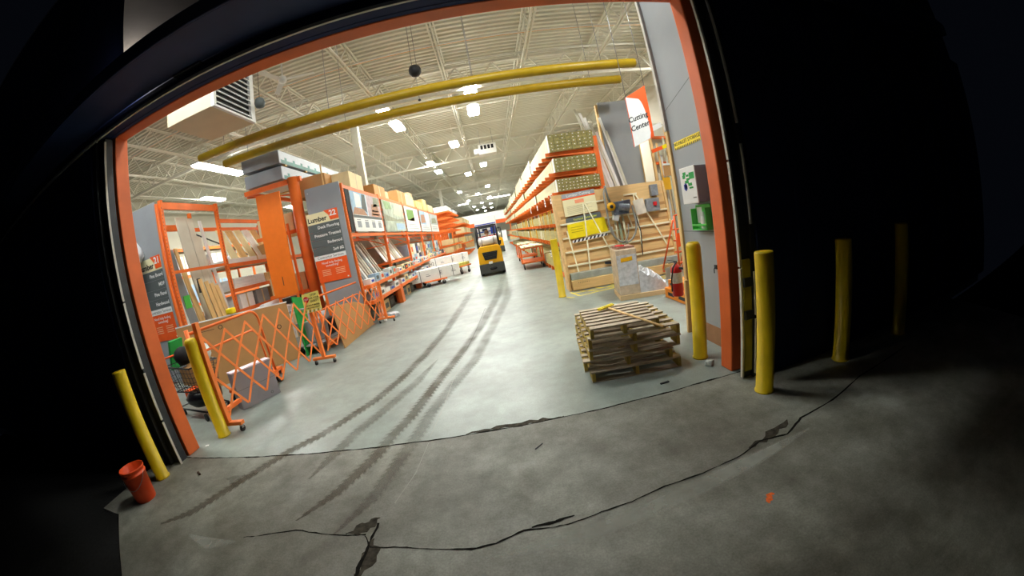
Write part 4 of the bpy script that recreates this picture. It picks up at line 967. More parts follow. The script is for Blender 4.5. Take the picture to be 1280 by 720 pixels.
# ================================================================ LEFT RACK 22
YP = [9.12, 12.2, 15.45, 18.7, 21.95, 25.2]
t = thing('shelf_rack', 'orange shelf rack with posters along the left of the aisle', 'rack', (-3.7, 9.12, 0))
def l22(x, y, z): return (x+3.7, y-9.12, z)
for k, y in enumerate(YP):
    for x in (-3.72, -4.72):
        f = MB(); f.span(l22(x-.045, y-.04, 0), l22(x+.045, y+.04, 3.88), ORANGE)
        if k == 0 or x > -4: 
            for q in range(44): f.box(l22(x+.046, y, .3+.08*q), (.002, .012, .03), DSTEEL)
        f.span(l22(x-.09, y-.07, 0), l22(x+.09, y+.07, .012), ORANGE); f.build('post', t)
    f = MB()
    for q in range(4): f.bar(l22(-3.75, y, .3+.9*q), l22(-4.7, y, .75+.9*q), .03, .03, ORANGE); f.bar(l22(-3.75, y, .3+.9*q), l22(-4.7, y, .3+.9*q), .03, .03, ORANGE)
    f.build('side_brace', t)
for k in range(5):
    y0, y1 = YP[k]+.04, YP[k+1]-.04
    for z in (3.80, 2.48):
        f = MB(); f.span(l22(-3.75, y0, z-.05), l22(-3.69, y1, z+.05), ORANGE); f.build('beam', t)
        f = MB(); f.span(l22(-4.75, y0, z-.05), l22(-4.69, y1, z+.05), ORANGE); f.build('beam', t)
    for z in (1.02, .58):
        f = MB(); f.span(l22(-3.70, y0, z-.055), l22(-3.48, y1, z+.045), ORANGE); f.build('shelf_edge', t, bevel=.004)
        f = MB(); f.span(l22(-4.68, y0, z-.03), l22(-3.70, y1, z), mat('shelf_board', (176, 152, 116), .7, var=.1)); f.build('shelf_board', t)
    f = MB(); f.span(l22(-4.68, y0, 3.82), l22(-3.78, y1, 3.85), mat('shelf_board', (0, 0, 0))); f.build('shelf_board', t)
    f = MB(); f.span(l22(-4.66, y0, 1.05), l22(-4.63, y1, 2.42), mat('hardboard_back', (150, 142, 130), .8, var=.1)); f.build('back_panel', t)
    for z in (.52,):
        f = MB(); f.span(l22(-3.66, YP[k+1]-.16, 0), l22(-3.50, YP[k+1]+.16, .55), ORANGE); f.build('foot_guard', t, bevel=.01)
# number plates on the posts
for k, y in enumerate(YP[1:]):
    f = MB(); f.span((-.004, -.12, 0), (.004, .12, .25), OPRINT); f.lathe([(0, 0), (.08, 0), (.08, .002), (0, .002)], WHITE, 16, (0, 0, 0)) if False else None
    f.poly([(.0045, .075*math.cos(a), .125+.075*math.sin(a)) for a in [2*PI*q/16 for q in range(16)]], WHITE, .0005, (1, 0, 0)); f.text(str(3+2*k), (.0055, 0, .125), (0, 1, 0), (0, 0, 1), .1, OPRINT)
    o = tag(f.build('bay_number_plate'), 'orange bay number plate with white disc on the left rack, %s from the door' % ORD[k], 'sign', 'bay number plates'); o.location = (-3.66, y+.02, 2.12)
# grey end cap with the aisle sign
t = thing('end_cap_panel', 'grey end cap panel of the left shelf rack carrying the big lumber sign', 'panel', (-4.24, 9.02, 0))
f = MB(); f.span((-.50, -.015, .08), (.52, .015, 3.93), GREYM); f.build('panel_sheet', t, bevel=.004)
f = MB(); f.span((-.55, -.025, 0), (-.47, .03, 3.2), ORANGE); f.build('edge_post', t)
f = MB(); f.box((-.42, -.018, 3.8), (.02, .006, .02), WHITE); f.build('screw', t)
def aisle_sign(label, num, lines, loc, rz, w=1.0):
    t = thing('aisle_sign', label, 'sign', loc, rz); s = w
    def Q(a0, b0, a1, b1, m, f, d=0): f.poly([(a0*s, -.012-d, b0), (a1*s, -.012-d, b0), (a1*s, -.012-d, b1), (a0*s, -.012-d, b1)], m, .006, (0, -1, 0))
    f = MB(); Q(-.45, 1.33, .43, 1.62, CREAMP, f); f.build('header_panel', t)
    f = MB(); f.prism([(.05*s, 1.64), (.43*s, 1.64), (.43*s, 1.36), (.2*s, 1.36), (.17*s, 1.5)], lambda a, b, c: (a, c, b), -.017, -.0125, OPRINT); f.build('number_panel', t)
    f = MB(); f.text(num, (.29*s, -.0185, 1.53), (1, 0, 0), (0, 0, 1), .2, WHITE, bold=.03); f.build('number', t)
    f = MB(); f.text('Lumber', (-.16*s, -.0135, 1.44), (1, 0, 0), (0, 0, 1), .18, INK, bold=.025); f.build('lettering', t)
    for k, tx in enumerate(lines):
        f = MB(); Q(-.45, 1.12-.21*k, .43, 1.325-.21*k, DGREY, f); pn = f.build('line_panel', t)
        f = MB(); f.text(tx, (.41*s, -.0135, 1.22-.21*k), (1, 0, 0), (0, 0, 1), .11, WHITE, 'RIGHT', .015); f.build('lettering', pn)
    f = MB(); Q(-.45, .36, .43, .48, WHITE, f); pn = f.build('line_panel', t)
    f = MB(); f.text('Contractor Services', (-.0*s, -.0135, .42), (1, 0, 0), (0, 0, 1), .095, DGREY); f.build('lettering', pn)
    f = MB(); Q(-.45, -.24, .43, .355, OPRINT, f); pn = f.build('info_panel', t)
    f = MB(); f.text('Need help finding', (0, -.0135, .27), (1, 0, 0), (0, 0, 1), .085, WHITE); f.text('something?', (0, -.0135, .19), (1, 0, 0), (0, 0, 1), .085, WHITE)
    for q in range(4): Q(-.32, .07-.045*q, -.08, .085-.045*q, mat('pale_orange_text', (250, 190, 150), .6), f, .0007); Q(.06, .07-.045*q, .32, .085-.045*q, mat('pale_orange_text', (0, 0, 0)), f, .0007)
    Q(.34, -.2, .38, -.17, WHITE, f, .0007)
    f.build('lettering', pn)
    return t
aisle_sign('big lumber aisle sign numbered 22 on the grey end cap', '22', ['Deck Flooring', 'Pressure Treated', 'Redwood', '2x4 #2'], (-4.34, 9.0, 1.62), 0, 1.06)
# posters
def poster(label, y0, y1, z0, z1, style):
    t = thing('rack_poster', label, 'poster', (-3.66, y0, z0), 0, 'posters on the left shelf rack')
    W_, H_ = y1-y0, z1-z0
    f = MB(); f.span((0, 0, 0), (.012, W_, H_), WHITE); bd = f.build('board', t)
    f = MB()
    def R_(a0, b0, a1, b1, m): f.poly([(.0125, a0*W_, b0*H_), (.0125, a1*W_, b0*H_), (.0125, a1*W_, b1*H_), (.0125, a0*W_, b1*H_)], m, .0005, (1, 0, 0))
    def P_(pts, m): f.poly([(.0132, a*W_, b*H_) for a, b in pts], m, .0005, (1, 0, 0))
    if style == 0:
        R_(.0, .42, .48, 1, SKYB); P_([(0, .42), (.46, .42), (.36, .58), (.08, .6)], TANP); P_([(.12, .6), (.3, .62), (.3, .95), (.12, .98)], WHITE); P_([(.3, .6), (.46, .5), (.46, .98), (.36, .98)], DGREY)
        R_(.5, .4, 1, 1, mat('poster_mauve', (196, 176, 180), .6, var=.2)); P_([(.6, .42), (.96, .42), (.88, .8), (.66, .76)], TANP); P_([(.72, .7), (.98, .74), (.98, .98), (.76, .98)], mat('poster_sage', (146, 150, 126), .6, var=.2)); P_([(.64, .46), (.92, .46), (.90, .5), (.65, .5)], WHITE); P_([(.66, .56), (.9, .56), (.88, .6), (.67, .6)], WHITE)
        R_(0, .34, 1, .41, DGREY)
        for k in range(4):
            R_(.08+.24*k, .1, .2+.24*k, .26, mat('poster_grey', (150, 154, 160), .6, var=.3, scale=20)); R_(.08+.24*k, .285, .2+.24*k, .30, DGREY)
    elif style == 1:
        R_(0, .0, 1, 1, mat('poster_green_grey', (176, 186, 170), .6, var=.3, scale=4)); P_([(0, .55), (.6, .42), (1, .5), (1, .36), (0, .34)], mat('poster_sage', (0, 0, 0))); P_([(.5, .05), (.95, .08), (.95, .3), (.5, .28)], SKYB); P_([(.1, .7), (.4, .75), (.35, .98), (.05, .98)], mat('poster_leaf', (140, 166, 120), .6, var=.3)); P_([(.45, .6), (.8, .55), (.9, .95), (.6, .98)], CREAMP)
    elif style == 2:
        P_([(.12, .45), (.62, .45), (.62, .92), (.12, .88)], LAWN); P_([(.12, .45), (.62, .45), (.62, .62), (.3, .5)], mat('poster_sand', (206, 176, 96), .6))
        for k in range(3): R_(.1, .12+.08*k, .85-.1*k, .14+.08*k, mat('poster_grey', (0, 0, 0)))
    elif style == 3:
        R_(0, .35, .55, 1, SKYB); P_([(.05, .4), (.5, .45), (.45, .85), (.1, .8)], TANP)
        for k in range(3): R_(.1, .1+.08*k, .9-.15*k, .12+.08*k, mat('poster_grey', (0, 0, 0)))
    else:
        R_(0, .4, 1, 1, mat('poster_haze', (186, 196, 196), .6, var=.2)); P_([(.1, .45), (.8, .5), (.7, .8), (.2, .75)], mat('poster_sage', (0, 0, 0)))
        for k in range(3): R_(.1, .1+.08*k, .8, .12+.08*k, mat('poster_grey', (0, 0, 0)))
    f.build('print', bd)
    return t
poster('rack poster with two deck photos over a white product strip, nearest the door', 9.45, 12.05, 2.56, 3.72, 0)
poster('hazy green garden poster on the left rack beside the two photo one', 12.35, 15.3, 2.56, 3.72, 1)
poster('white poster with a green lawn photo on the left rack', 15.6, 18.5, 2.56, 3.72, 2)
poster('white poster with a blue and tan photo on the left rack', 18.9, 21.8, 2.56, 3.72, 3)
poster('pale misty poster, last one along the left rack', 22.1, 25.0, 2.56, 3.72, 4)
f = MB(); f.span((-3.68, 9.17, 2.56), (-3.66, 9.44, 3.74), INK); tag(f.build('dark_filler_board'), 'dark narrow board between the first rack post and the first poster', 'board')
# boxes on top
cols = (CARD, CARDL, mat('cream_carton', (232, 214, 168), .8, var=.06), mat('straw_carton', (224, 196, 130), .8, var=.08))
def carton(label, c, d, m, group, rz=0, name='carton', bands=1):
    t = thing(name, label, 'box', c, rz, group)
    f = MB(); f.span((-d[0]/2, -d[1]/2, 0), (d[0]/2, d[1]/2, d[2]), m); f.build('body', t, bevel=.008)
    f = MB(); f.span((-d[0]/2-.001, -.03, d[2]*.02), (d[0]/2+.001, .03, d[2]+.0015), mat('parcel_tape', (206, 182, 136), .3, var=.05)); f.build('tape_band', t)
    return t
TOPZ = 3.852
for k, (y, x, dx, dy, dz, m, lb) in enumerate(((10.6, -4.2, .8, 1.1, .55, 2, 'cream crate with slats on the rack top, nearest the end cap'), (12.9, -4.2, .8, 1.3, .45, 0, 'brown carton on the rack top above the second bay'), (13.9, -4.2, .7, .5, .36, 1, 'light carton beside the brown one on the rack top'), (16.1, -4.2, .85, 1.4, .6, 0, 'large brown carton on the rack top above the third bay'), (17.7, -4.15, .8, 1.5, .55, 2, 'cream carton pile base on the rack top above the third bay'), (19.8, -4.15, .8, 1.6, .42, 3, 'straw coloured carton on the rack top above the fourth bay'), (21.6, -4.15, .8, 1.2, .7, 3, 'tall straw coloured carton on the rack top further on'), (23.6, -4.15, .8, 1.6, .5, 2, 'cream carton at the far end of the rack top'))):
    carton(lb, (x, y, TOPZ), (dx, dy, dz), cols[m], 'cartons on top of the left rack')
f = MB(); 
carton('small flat carton lying on the cream carton above the third bay', (-4.1, 17.9, TOPZ+.552), (.7, .9, .16), CARDL, 'cartons on top of the left rack')
# bay 1 and 2: upright pickets, bins, packs
rn = random.Random(11)
for k in range(12):
    y = 9.35+.215*k; f = MB(); lean = .35
    mm = (PICKET, MOULD, WHITE, PICKET, GREYB)[(k*3) % 5]
    f.bar((-3.86, y+.02, 1.03), (-4.42, y-.14, 2.36-.1*rn.random()), .12, .02, mm, (1, 0, .4)); f.build
    tag(f.build('fence_picket'), '%s picket leaning in the first bay of the left rack, %s from the end cap' % ({PICKET: 'weathered', MOULD: 'pale', WHITE: 'white', GREYB: 'grey'}[mm], ORD[k]), 'picket', 'pickets in the first bay')
for k in range(8):
    y = 12.5+.34*k; f = MB(); mm = (WHITE, PICKET, MOULD)[k % 3]
    f.bar((-3.95, y, 1.50), (-4.42, y+.05, 2.4), .26, .02, mm, (1, 0, .4))
    tag(f.build('display_board'), '%s display board leaning in the second bay, %s from the door' % ({PICKET: 'weathered', MOULD: 'pale', WHITE: 'white'}[mm], ORD[k]), 'board', 'boards in the second bay')
f = MB(); f.span((-4.62, 12.25, 1.40), (-3.72, 15.4, 1.46), ORANGE); tag(f.build('inner_shelf', bevel=.005), 'orange inner shelf under the display boards of the second bay', 'shelf')
def small_box(label, c, d, m, group, m2=None, name='shelf_carton'):
    t = thing(name, label, 'box', c, 0, group)
    f = MB(); f.span((-d[0]/2, -d[1]/2, 0), (d[0]/2, d[1]/2, d[2]), m); f.build('body', t, bevel=.006)
    f = MB(); f.span((d[0]/2, -d[1]*.3, d[2]*.25), (d[0]/2+.002, d[1]*.3, d[2]*.7), m2 or DGREY); f.build('printed_label', t)
pal = [WHITE, SKYB, WPLAS, CREAMP, CARDL, mat('grey_carton', (150, 150, 150), .7), mat('pale_teal', (170, 196, 190), .6), mat('dark_carton', (70, 66, 62), .7)]
pn = ['white', 'pale blue', 'off white', 'cream', 'tan', 'grey', 'teal tinted', 'dark']
bays = ['first', 'second', 'third', 'fourth', 'fifth']
for b in range(5):
    n1 = 6
    for k in range(n1):
        y = YP[b]+.4+k*.46; c = rn.randrange(8) if b else (0, 1, 2, 1, 0, 6)[k]
        small_box('%s box on the upper shelf edge of the %s left bay, %s along' % (pn[c], bays[b], ORD[k]), (-3.62+.0*k, y, 1.066), (.22, .36, .14+.12*rn.random()), pal[c], 'boxes on the upper left shelf', (BLUE, DGREY, OPRINT)[k % 3])
    for k in range(5):
        y = YP[b]+.45+k*.55; c = rn.randrange(7) if b else (5, 0, 2, 5, 0)[k]
        small_box('%s bag like pack on the lower shelf of the %s left bay, %s along' % (pn[c], bays[b], ORD[k]), (-3.68, y, .626), (.34, .5, .12+.14*rn.random()), pal[c], 'packs on the lower left shelf', (BLUE, DGREY, WHITE)[k % 3], 'shelf_pack')
    for k in range(4):
        y = YP[b]+.6+k*.62; c = (7, 5, 4, 7)[k]
        small_box('%s carton on the floor under the %s left bay, %s along' % (pn[c], bays[b], ORD[k]), (-4.1, y, .0), (.7, .56, .36), pal[c], 'cartons under the left shelves', DGREY)
    if b >= 2:
        for k in range(5):
            for j in range(2):
                y = YP[b]+.5+k*.55; c = rn.randrange(8)
                small_box('%s carton %s in the %s left bay, %s along' % (pn[c], ('on the mid shelf', 'stacked above the mid shelf')[j], bays[b], ORD[k]), (-4.2, y, 1.0+.5*j), (.7, .5, .498), pal[c], 'cartons in the deeper left bays', (BLUE, DGREY, OPRINT, WHITE)[(k+j) % 4])
f = MB(); f.box((-3.35, 9.35, .22), (.08, .3, .44), WHITE, (0, 0, .3)); tag(f.build('white_carton_end', bevel=.01), 'white carton standing at the foot of the first left rack post', 'box')
f = MB(); f.box((-3.18, 9.62, .07), (.3, .3, .14), mat('grey_scrunch', (176, 178, 182), .6, var=.4, scale=20), (.1, .05, .6)); tag(f.build('crumpled_bag', bevel=.04), 'crumpled grey bag on the floor beside the white carton', 'bag')

# far left cantilever and shelving beyond rack 22
cantilever('cantilever_rack', 'orange cantilever rack on the left beyond the posters, arms empty', [26.2+.9*k for k in range(9)], -4.2, -2.9, (4.0, 3.55, 3.1, 2.65), 4.3, sgn=1, lower=(1.5, .9))
carton('white wrapped bundle on top of the far left cantilever rack', (-3.5, 27.8, 4.002), (1.0, 3.0, .4), WHITE, 'stock on the far left rack')
carton('grey wrapped bundle on top of the far left cantilever rack, deeper one', (-3.4, 32.0, 4.002), (.9, 3.4, .35), GWRAP, 'stock on the far left rack')
for k in range(6):
    for j in range(2):
        carton('%s stock pile %s arms of the far left rack, %s along' % (('tan', 'brown', 'straw')[k % 3], ('on the lower', 'on the middle')[j], ORD[k]), (-3.5, 26.6+1.3*k, (.9, 1.5)[j]+.002), (.9, 1.0, .4), (CARDL, CARD, cols[3])[k % 3], 'stock on the far left rack')
cantilever('cantilever_rack', 'orange rack far down the left side before the end wall', [36+1.6*k for k in range(8)], -4.0, -2.6, (3.3, 2.3, 1.3), 3.6, sgn=1)
for k in range(7):
    for j in range(3):
        carton('%s load on the %s arms of the farthest left rack, %s along' % (('straw', 'cream', 'tan')[(k+j) % 3], ('lower', 'middle', 'upper')[j], ORD[k]), (-3.2, 36.8+1.6*k, (1.302, 2.302, 3.302)[j]), (.9, 1.3, .6), (cols[3], cols[2], CARDL)[(k+j) % 3], 'loads on the farthest left rack')
# end of the store
t = thing('end_display', 'white and orange banners across the far end of the aisle', 'display', (-.8, 62, 0))
f = MB(); f.span((-4.5, 0, 3.9), (4.5, .2, 5.4), WHITE); f.build('banner', t)
f = MB(); f.span((-4.5, -.02, 3.2), (4.5, .2, 3.8), OPRINT); f.build('banner', t)
for k in range(4):
    f = MB(); f.span((-4.3+2.8*k, .05, 0), (-4.1+2.8*k, .15, 5.4), ORANGE); f.build('post', t)
for k in range(5):
    carton('%s crate at the far end of the aisle, %s from the left' % (('brown', 'cream', 'orange', 'white', 'tan')[k], ORD[k]), (-4+1.9*k, 60.5, 0), (1.4, 1.2, 1.5+.3*(k % 2)), (CARD, cols[2], OPRINT, WHITE, CARDL)[k], 'crates at the end of the aisle')
# ================================================================ LEFT CANTILEVER WITH WRAPPED LUMBER
t = thing('cantilever_rack', 'orange cantilever rack with round faced column holding grey wrapped lumber', 'rack', (-5.18, 9.3, 0))
for k, y in enumerate((0, 2.6)):
    f = MB(); f.tube([(0, y, 0), (0, y, 4.42)], .16, ORANGE, 16); f.span((-.2, y-.02, 0), (.2, y+.26, .14), ORANGE); c = f.build('column', t)
    f = MB(); f.span((-1.65, y-.05, 4.28), (.25, y+.05, 4.41), ORANGE); f.build('arm', c)
    f = MB(); f.span((-1.5, y-.05, 2.9), (-.1, y+.05, 3.0), ORANGE); f.build('arm', c)
    f = MB(); f.span((-1.5, y-.05, 1.2), (-.1, y+.05, 1.3), ORANGE); f.build('arm', c)
f = MB(); f.span((-.42, -.1, 0), (-.36, -.04, 3.2), ORANGE); f.build('side_rail', t)
f = MB(); f.bar((-1.6, .0, 4.24), (.1, 2.6, 4.24), .05, .04, ORANGE); f.build('brace', t)
f = MB(); f.span((-1.65, .05, 4.30), (-1.55, 2.6, 4.41), ORANGE); f.build('end_beam', t)
for k, (z, y0, lb) in enumerate(((4.41, 9.2, 'lower grey wrapped lumber unit on the left cantilever arms'), (4.86, 9.15, 'upper grey wrapped lumber unit on the left cantilever arms'))):
    t = thing('wrapped_lumber_unit', lb, 'lumber', (-6.05, y0, z), .0, 'grey wrapped lumber units')
    f = MB(); f.span((-.66, 0, .04), (.62, 4.4, .42), GWRAP); f.build('wrap', t, bevel=.02)
    f = MB(); 
    for q in range(4): f.span((-.66, .3+1.2*q, 0), (.62, .4+1.2*q, .04), PINE)
    f.build('spacer', t)
    f = MB(); f.span((.621, .1, .05), (.624, 4.3, .16), mat('wrap_teal_print', (70, 120, 112), .6, var=.2))
    for q in range(9): f.span((.622, .3+.46*q, .16), (.625, .42+.46*q, .24), mat('wrap_teal_print', (0, 0, 0)))
    f.build('wrap_print', t)
t = thing('steel_sheet', 'wide plain orange steel panel left of the cantilever column', 'panel', (-5.57, 8.5, 0), 0)
f = MB(); f.prism([(-.40, 1.27), (.33, 1.29), (.39, 3.96), (-.35, 3.99)], lambda a, b, c: (a, c, b), -.02, .02, mat('plain_orange', (240, 120, 30), .5, var=.04)); f.build('panel_sheet', t, bevel=.004)
for x in (-.30, .26):
    f = MB(); f.span((x-.03, .021, 0), (x+.03, .08, 3.8), ORANGE); f.build('support_post', t)
f = MB(); f.poly([(-.05, -.0215, 1.55), (-.03, -.0215, 1.56), (-.02, -.0215, 1.78), (-.04, -.0215, 1.80)], DSTEEL, .002, (0, -1, 0)); f.build('slot', t)
carton('big brown carton on the left rack beside the grey wrapped lumber', (-4.85, 10.2, 3.852), (1.0, 1.2, .56), CARD, 'cartons beside the wrapped lumber')
f = MB(); f.span((-5.3, 9.6, 0), (-4.78, 11.4, .0), CARD) if False else f.span((-.02, 0, 0), (.02, .02, .8), PINE)
o = tag(f.build('wood_strip'), 'thin wood strip standing against the big brown carton on top', 'strip'); o.location = (-4.42, 9.58, 3.852)
# stuff below the cantilever arms
for k, (x, y, z, dx, dy, dz, m, lb) in enumerate(((-6.0, 10.2, 1.302, 1.2, 1.8, .5, 1, 'tan board pile on the middle arm of the left cantilever rack'), (-6.0, 10.2, 3.002, 1.2, 1.8, .5, 2, 'cream board pile on the upper middle arm of the left cantilever rack'), (-6.0, 10.2, .0, 1.1, 1.9, .7, 1, 'tan crate on the floor under the left cantilever rack'))):
    carton(lb, (x, y, z), (dx, dy, dz), cols[m], 'piles under the wrapped lumber')

# ================================================================ LEFT MOULDING RACK (aisle 21)
t = thing('moulding_rack', 'orange framed moulding rack at far left with upright boards', 'rack', (-7.05, 6.28, 0))
for k, y in enumerate((0, 1.9, 5.1, 8.3)):
    for x in (0, -1.0):
        f = MB(); f.span((x-.045, y-.04, 0), (x+.045, y+.04, 4.08 if k < 2 else 3.75), ORANGE)
        if x == 0 and k < 2:
            for q in range(46): f.box((.046, y-.02, .3+.08*q), (.002, .012, .03), DSTEEL)
        f.build('post', t)
f = MB(); f.span((-.03, .04, 3.88), (.03, 1.86, 4.04), ORANGE); f.build('beam', t)
f = MB(); f.span((-.03, .04, 2.42), (.03, 1.86, 2.49), ORANGE); f.build('beam', t)
for z in (3.62, 2.40, 1.72, 1.15):
    for y0, y1 in ((1.94, 5.06), (5.14, 8.26)):
        f = MB(); f.span((-.03, y0, z-.05), (.03, y1, z+.05), ORANGE); f.build('beam', t)
        f = MB(); f.span((-1.03, y0, z-.05), (-.97, y1, z+.05), ORANGE); f.build('beam', t)
        if z < 3: f = MB(); f.span((-.97, y0, z-.02), (-.03, y1, z+.02), mat('shelf_board', (0, 0, 0))); f.build('shelf_board', t)
f = MB(); f.span((-1.03, .04, 3.6), (-.97, 1.86, 3.76), ORANGE); f.build('beam', t)
f = MB(); f.bar((-.98, .1, 3.6), (-.98, 1.8, .3), .03, .03, DSTEEL); f.build('brace', t)
f = MB(); f.bar((-1.0, 2.0, 3.5), (-1.0, 5.0, 2.5), .03, .03, DSTEEL); f.build('brace', t)
f = MB(); f.span((-1.0, .05, .0), (.0, 1.85, .1), mat('shelf_board', (0, 0, 0))); f.build('base_shelf', t)
brd = [(0.17, .14, 3.7, WHITE, 'white'), (.36, .16, 3.05, GREYB, 'dark grey'), (.50, .13, 3.02, GREYB, 'grey'), (.66, .10, 3.05, PINE, 'narrow pine'), (.80, .07, 2.5, PINE, 'short pine'), (1.0, .36, 3.8, MOULD, 'wide pale'), (1.3, .2, 3.78, MOULD, 'pale'), (1.52, .12, 3.3, MOULD, 'narrow pale'), (1.68, .1, 3.72, WPLAS, 'white outer')]
for k, (y, w, h, m, nm) in enumerate(brd):
    f = MB(); f.bar((-7.12, 6.28+y+.12, .102), (-7.45, 6.28+y-.05, h), w, .035, m, (1, 0, .1)); tag(f.build('moulding_board'), '%s upright board in the left moulding rack, %s from the door side' % (nm, ORD[k]), 'board', 'upright boards in the left moulding rack')
for k, (y, h) in enumerate(((.75, 2.4), (.95, 2.32), (1.12, 2.25), (1.28, 2.18))):
    f = MB(); f.bar((-6.82, 6.28+y+.22, .0), (-7.0, 6.28+y, h-.2), .13, .03, PINE, (1, 0, .1)); tag(f.build('pine_board'), 'pine board leaning on the front of the left moulding rack, %s from the door side' % ORD[k], 'board', 'pine boards leaning at the left')
f = MB(); f.box((-7.275, 6.75, 1.75), (.02, .2, .3), GREENP); tag(f.build('green_tag_card'), 'pale green card tied to the grey boards at left', 'card')
f = MB(); f.box((-7.0, 7.0, 2.05), (.03, .1, .34), DSTEEL); tag(f.build('dark_clip_card'), 'dark card on the pine boards at left', 'card')
f = MB(); f.box((-6.7, 7.5, 1.28), (.16, .16, .12), YELB); o = tag(f.build('yellow_cap', bevel=.03), 'small yellow block on top of the cardboard sheet cart', 'block')
o.location = (1.27, -1.41, .092)
carton('white stacked board ends on the upper shelf of the left moulding rack', (-7.5, 9.6, 2.422), (.9, 2.6, .16), WHITE, 'stock in the left moulding rack')
for j in range(4):
    f = MB(); f.span((-7.95, 8.3+.02*j, 1.742+.075*j), (-7.06, 9.75, 1.812+.075*j), WHITE); tag(f.build('white_board_pack'), 'white board pack on the middle shelf at left, %s from the bottom' % ORD[j], 'board pack', 'white board packs at left')
    f = MB(); f.span((-7.95, 9.8, 1.742+.075*j), (-7.06, 11.25, 1.812+.075*j), PINE); tag(f.build('pine_board_pack'), 'pine board pack on the middle shelf at left, %s from the bottom' % ORD[j], 'board pack', 'pine board packs at left')
for k in range(5):
    f = MB(); f.bar((-7.3, 8.9+.42*k, 2.6), (-7.7, 8.9+.40*k, 3.5), .3, .03, (CREAMP, PINE, CREAMP, WHITE, PINE)[k], (1, 0, .4)); tag(f.build('leaning_shelf_board'), 'cream board leaning on the upper shelf at left, %s from the door' % ORD[k], 'board', 'boards leaning on the upper left shelf')
carton('brown carton on the upper shelf at left before the orange panel', (-7.3, 10.6, 2.422), (.7, .8, .5), CARD, 'stock in the left moulding rack')
for k in range(4):
    carton('%s carton on the lower shelf of the left moulding rack, %s from the door' % (('white', 'grey', 'brown', 'white')[k], ORD[k]), (-7.45, 8.7+.75*k, 1.172), (.8, .6, .42), (WHITE, pal[5], CARD, WHITE)[k], 'stock in the left moulding rack')
for k in range(3):
    carton('%s carton on the floor by the left moulding rack, %s from the door' % (('brown', 'white', 'dark')[k], ORD[k]), (-6.5, 8.6+.9*k, 0), (.8, .7, .8+.15*k), (CARD, WHITE, pal[7])[k], 'floor cartons at left')
f = MB(); f.tube([(-6.4, 8.3, 1.22), (-6.4, 9.1, 1.24)], .13, WPLAS, 18); o = tag(f.build('white_roll'), 'white roll lying on the floor cartons behind the cardboard sheet', 'roll'); o.location = (0, .1, -.155); 
# end cap 21
t = thing('end_cap_panel', 'grey end cap panel at far left carrying the aisle sign numbered 21', 'panel', (-7.6, 6.17, 0))
f = MB(); f.span((-.75, -.02, .05), (.5, .02, 4.06), GREYM); f.build('panel_sheet', t, bevel=.004)
f = MB(); f.span((.5, -.03, 0), (.545, .03, 4.0), ORANGE); f.build('edge_post', t)
aisle_sign('smaller lumber aisle sign numbered 21 at far left', '21', ['Pine Board', 'MDF', 'Pine Panel', 'Hardwood'], (-7.6, 6.15, 1.28), 0, .96)
f = MB(); bm = f.bm; random.seed(3)
f.lathe([(0, 0), (.16, .02), (.24, .18), (.22, .34), (.12, .5), (.05, .6), (.0, .62)], mat('white_bag_film', (224, 226, 230), .3, var=.1, bump=.6), 18)
for v in bm.verts: v.co += Vector((random.uniform(-.03, .03), random.uniform(-.03, .03), random.uniform(-.02, .02)))
o = tag(f.build('plastic_bag'), 'crumpled white plastic bag hanging on the far left end cap', 'bag'); o.location = (-7.9, 5.93, 2.85)
# a shelf run beyond, closing the far left
t = thing('shelf_rack', 'farther orange rack run glimpsed through the left moulding rack', 'rack', (-12.5, 7.5, 0))
for y in (0, 3, 6, 9):
    for x in (0, -1):
        f = MB(); f.span((x-.045, y-.045, 0), (x+.045, y+.045, 3.9), ORANGE); f.build('post', t)
for y in (0, 3, 6):
    for z in (.3, 1.5, 2.7, 3.8):
        f = MB(); f.span((-.03, y+.05, z-.06), (.03, y+2.95, z+.06), ORANGE); f.build('beam', t)
        f = MB(); f.span((-1.0, y+.05, z+.0), (-.03, y+2.95, z+.05), mat('shelf_board', (0, 0, 0))); f.build('shelf_board', t)
for a in range(3):
    for z in range(3):
        for k in range(3):
            carton('%s carton in the farther left rack, %s bay, %s shelf, %s along' % (('white', 'grey', 'brown', 'blue tinted')[(a+z+k) % 4], bays[a], ('bottom', 'middle', 'upper')[z], ORD[k]), (-13.0, 8.05+3*a+.95*k, .352+1.2*z), (.85, .8, .5+.3*((a+k) % 3)/3+.1), (WHITE, pal[5], CARD, SKYB)[(a+z+k) % 4], 'cartons in the farther left rack')

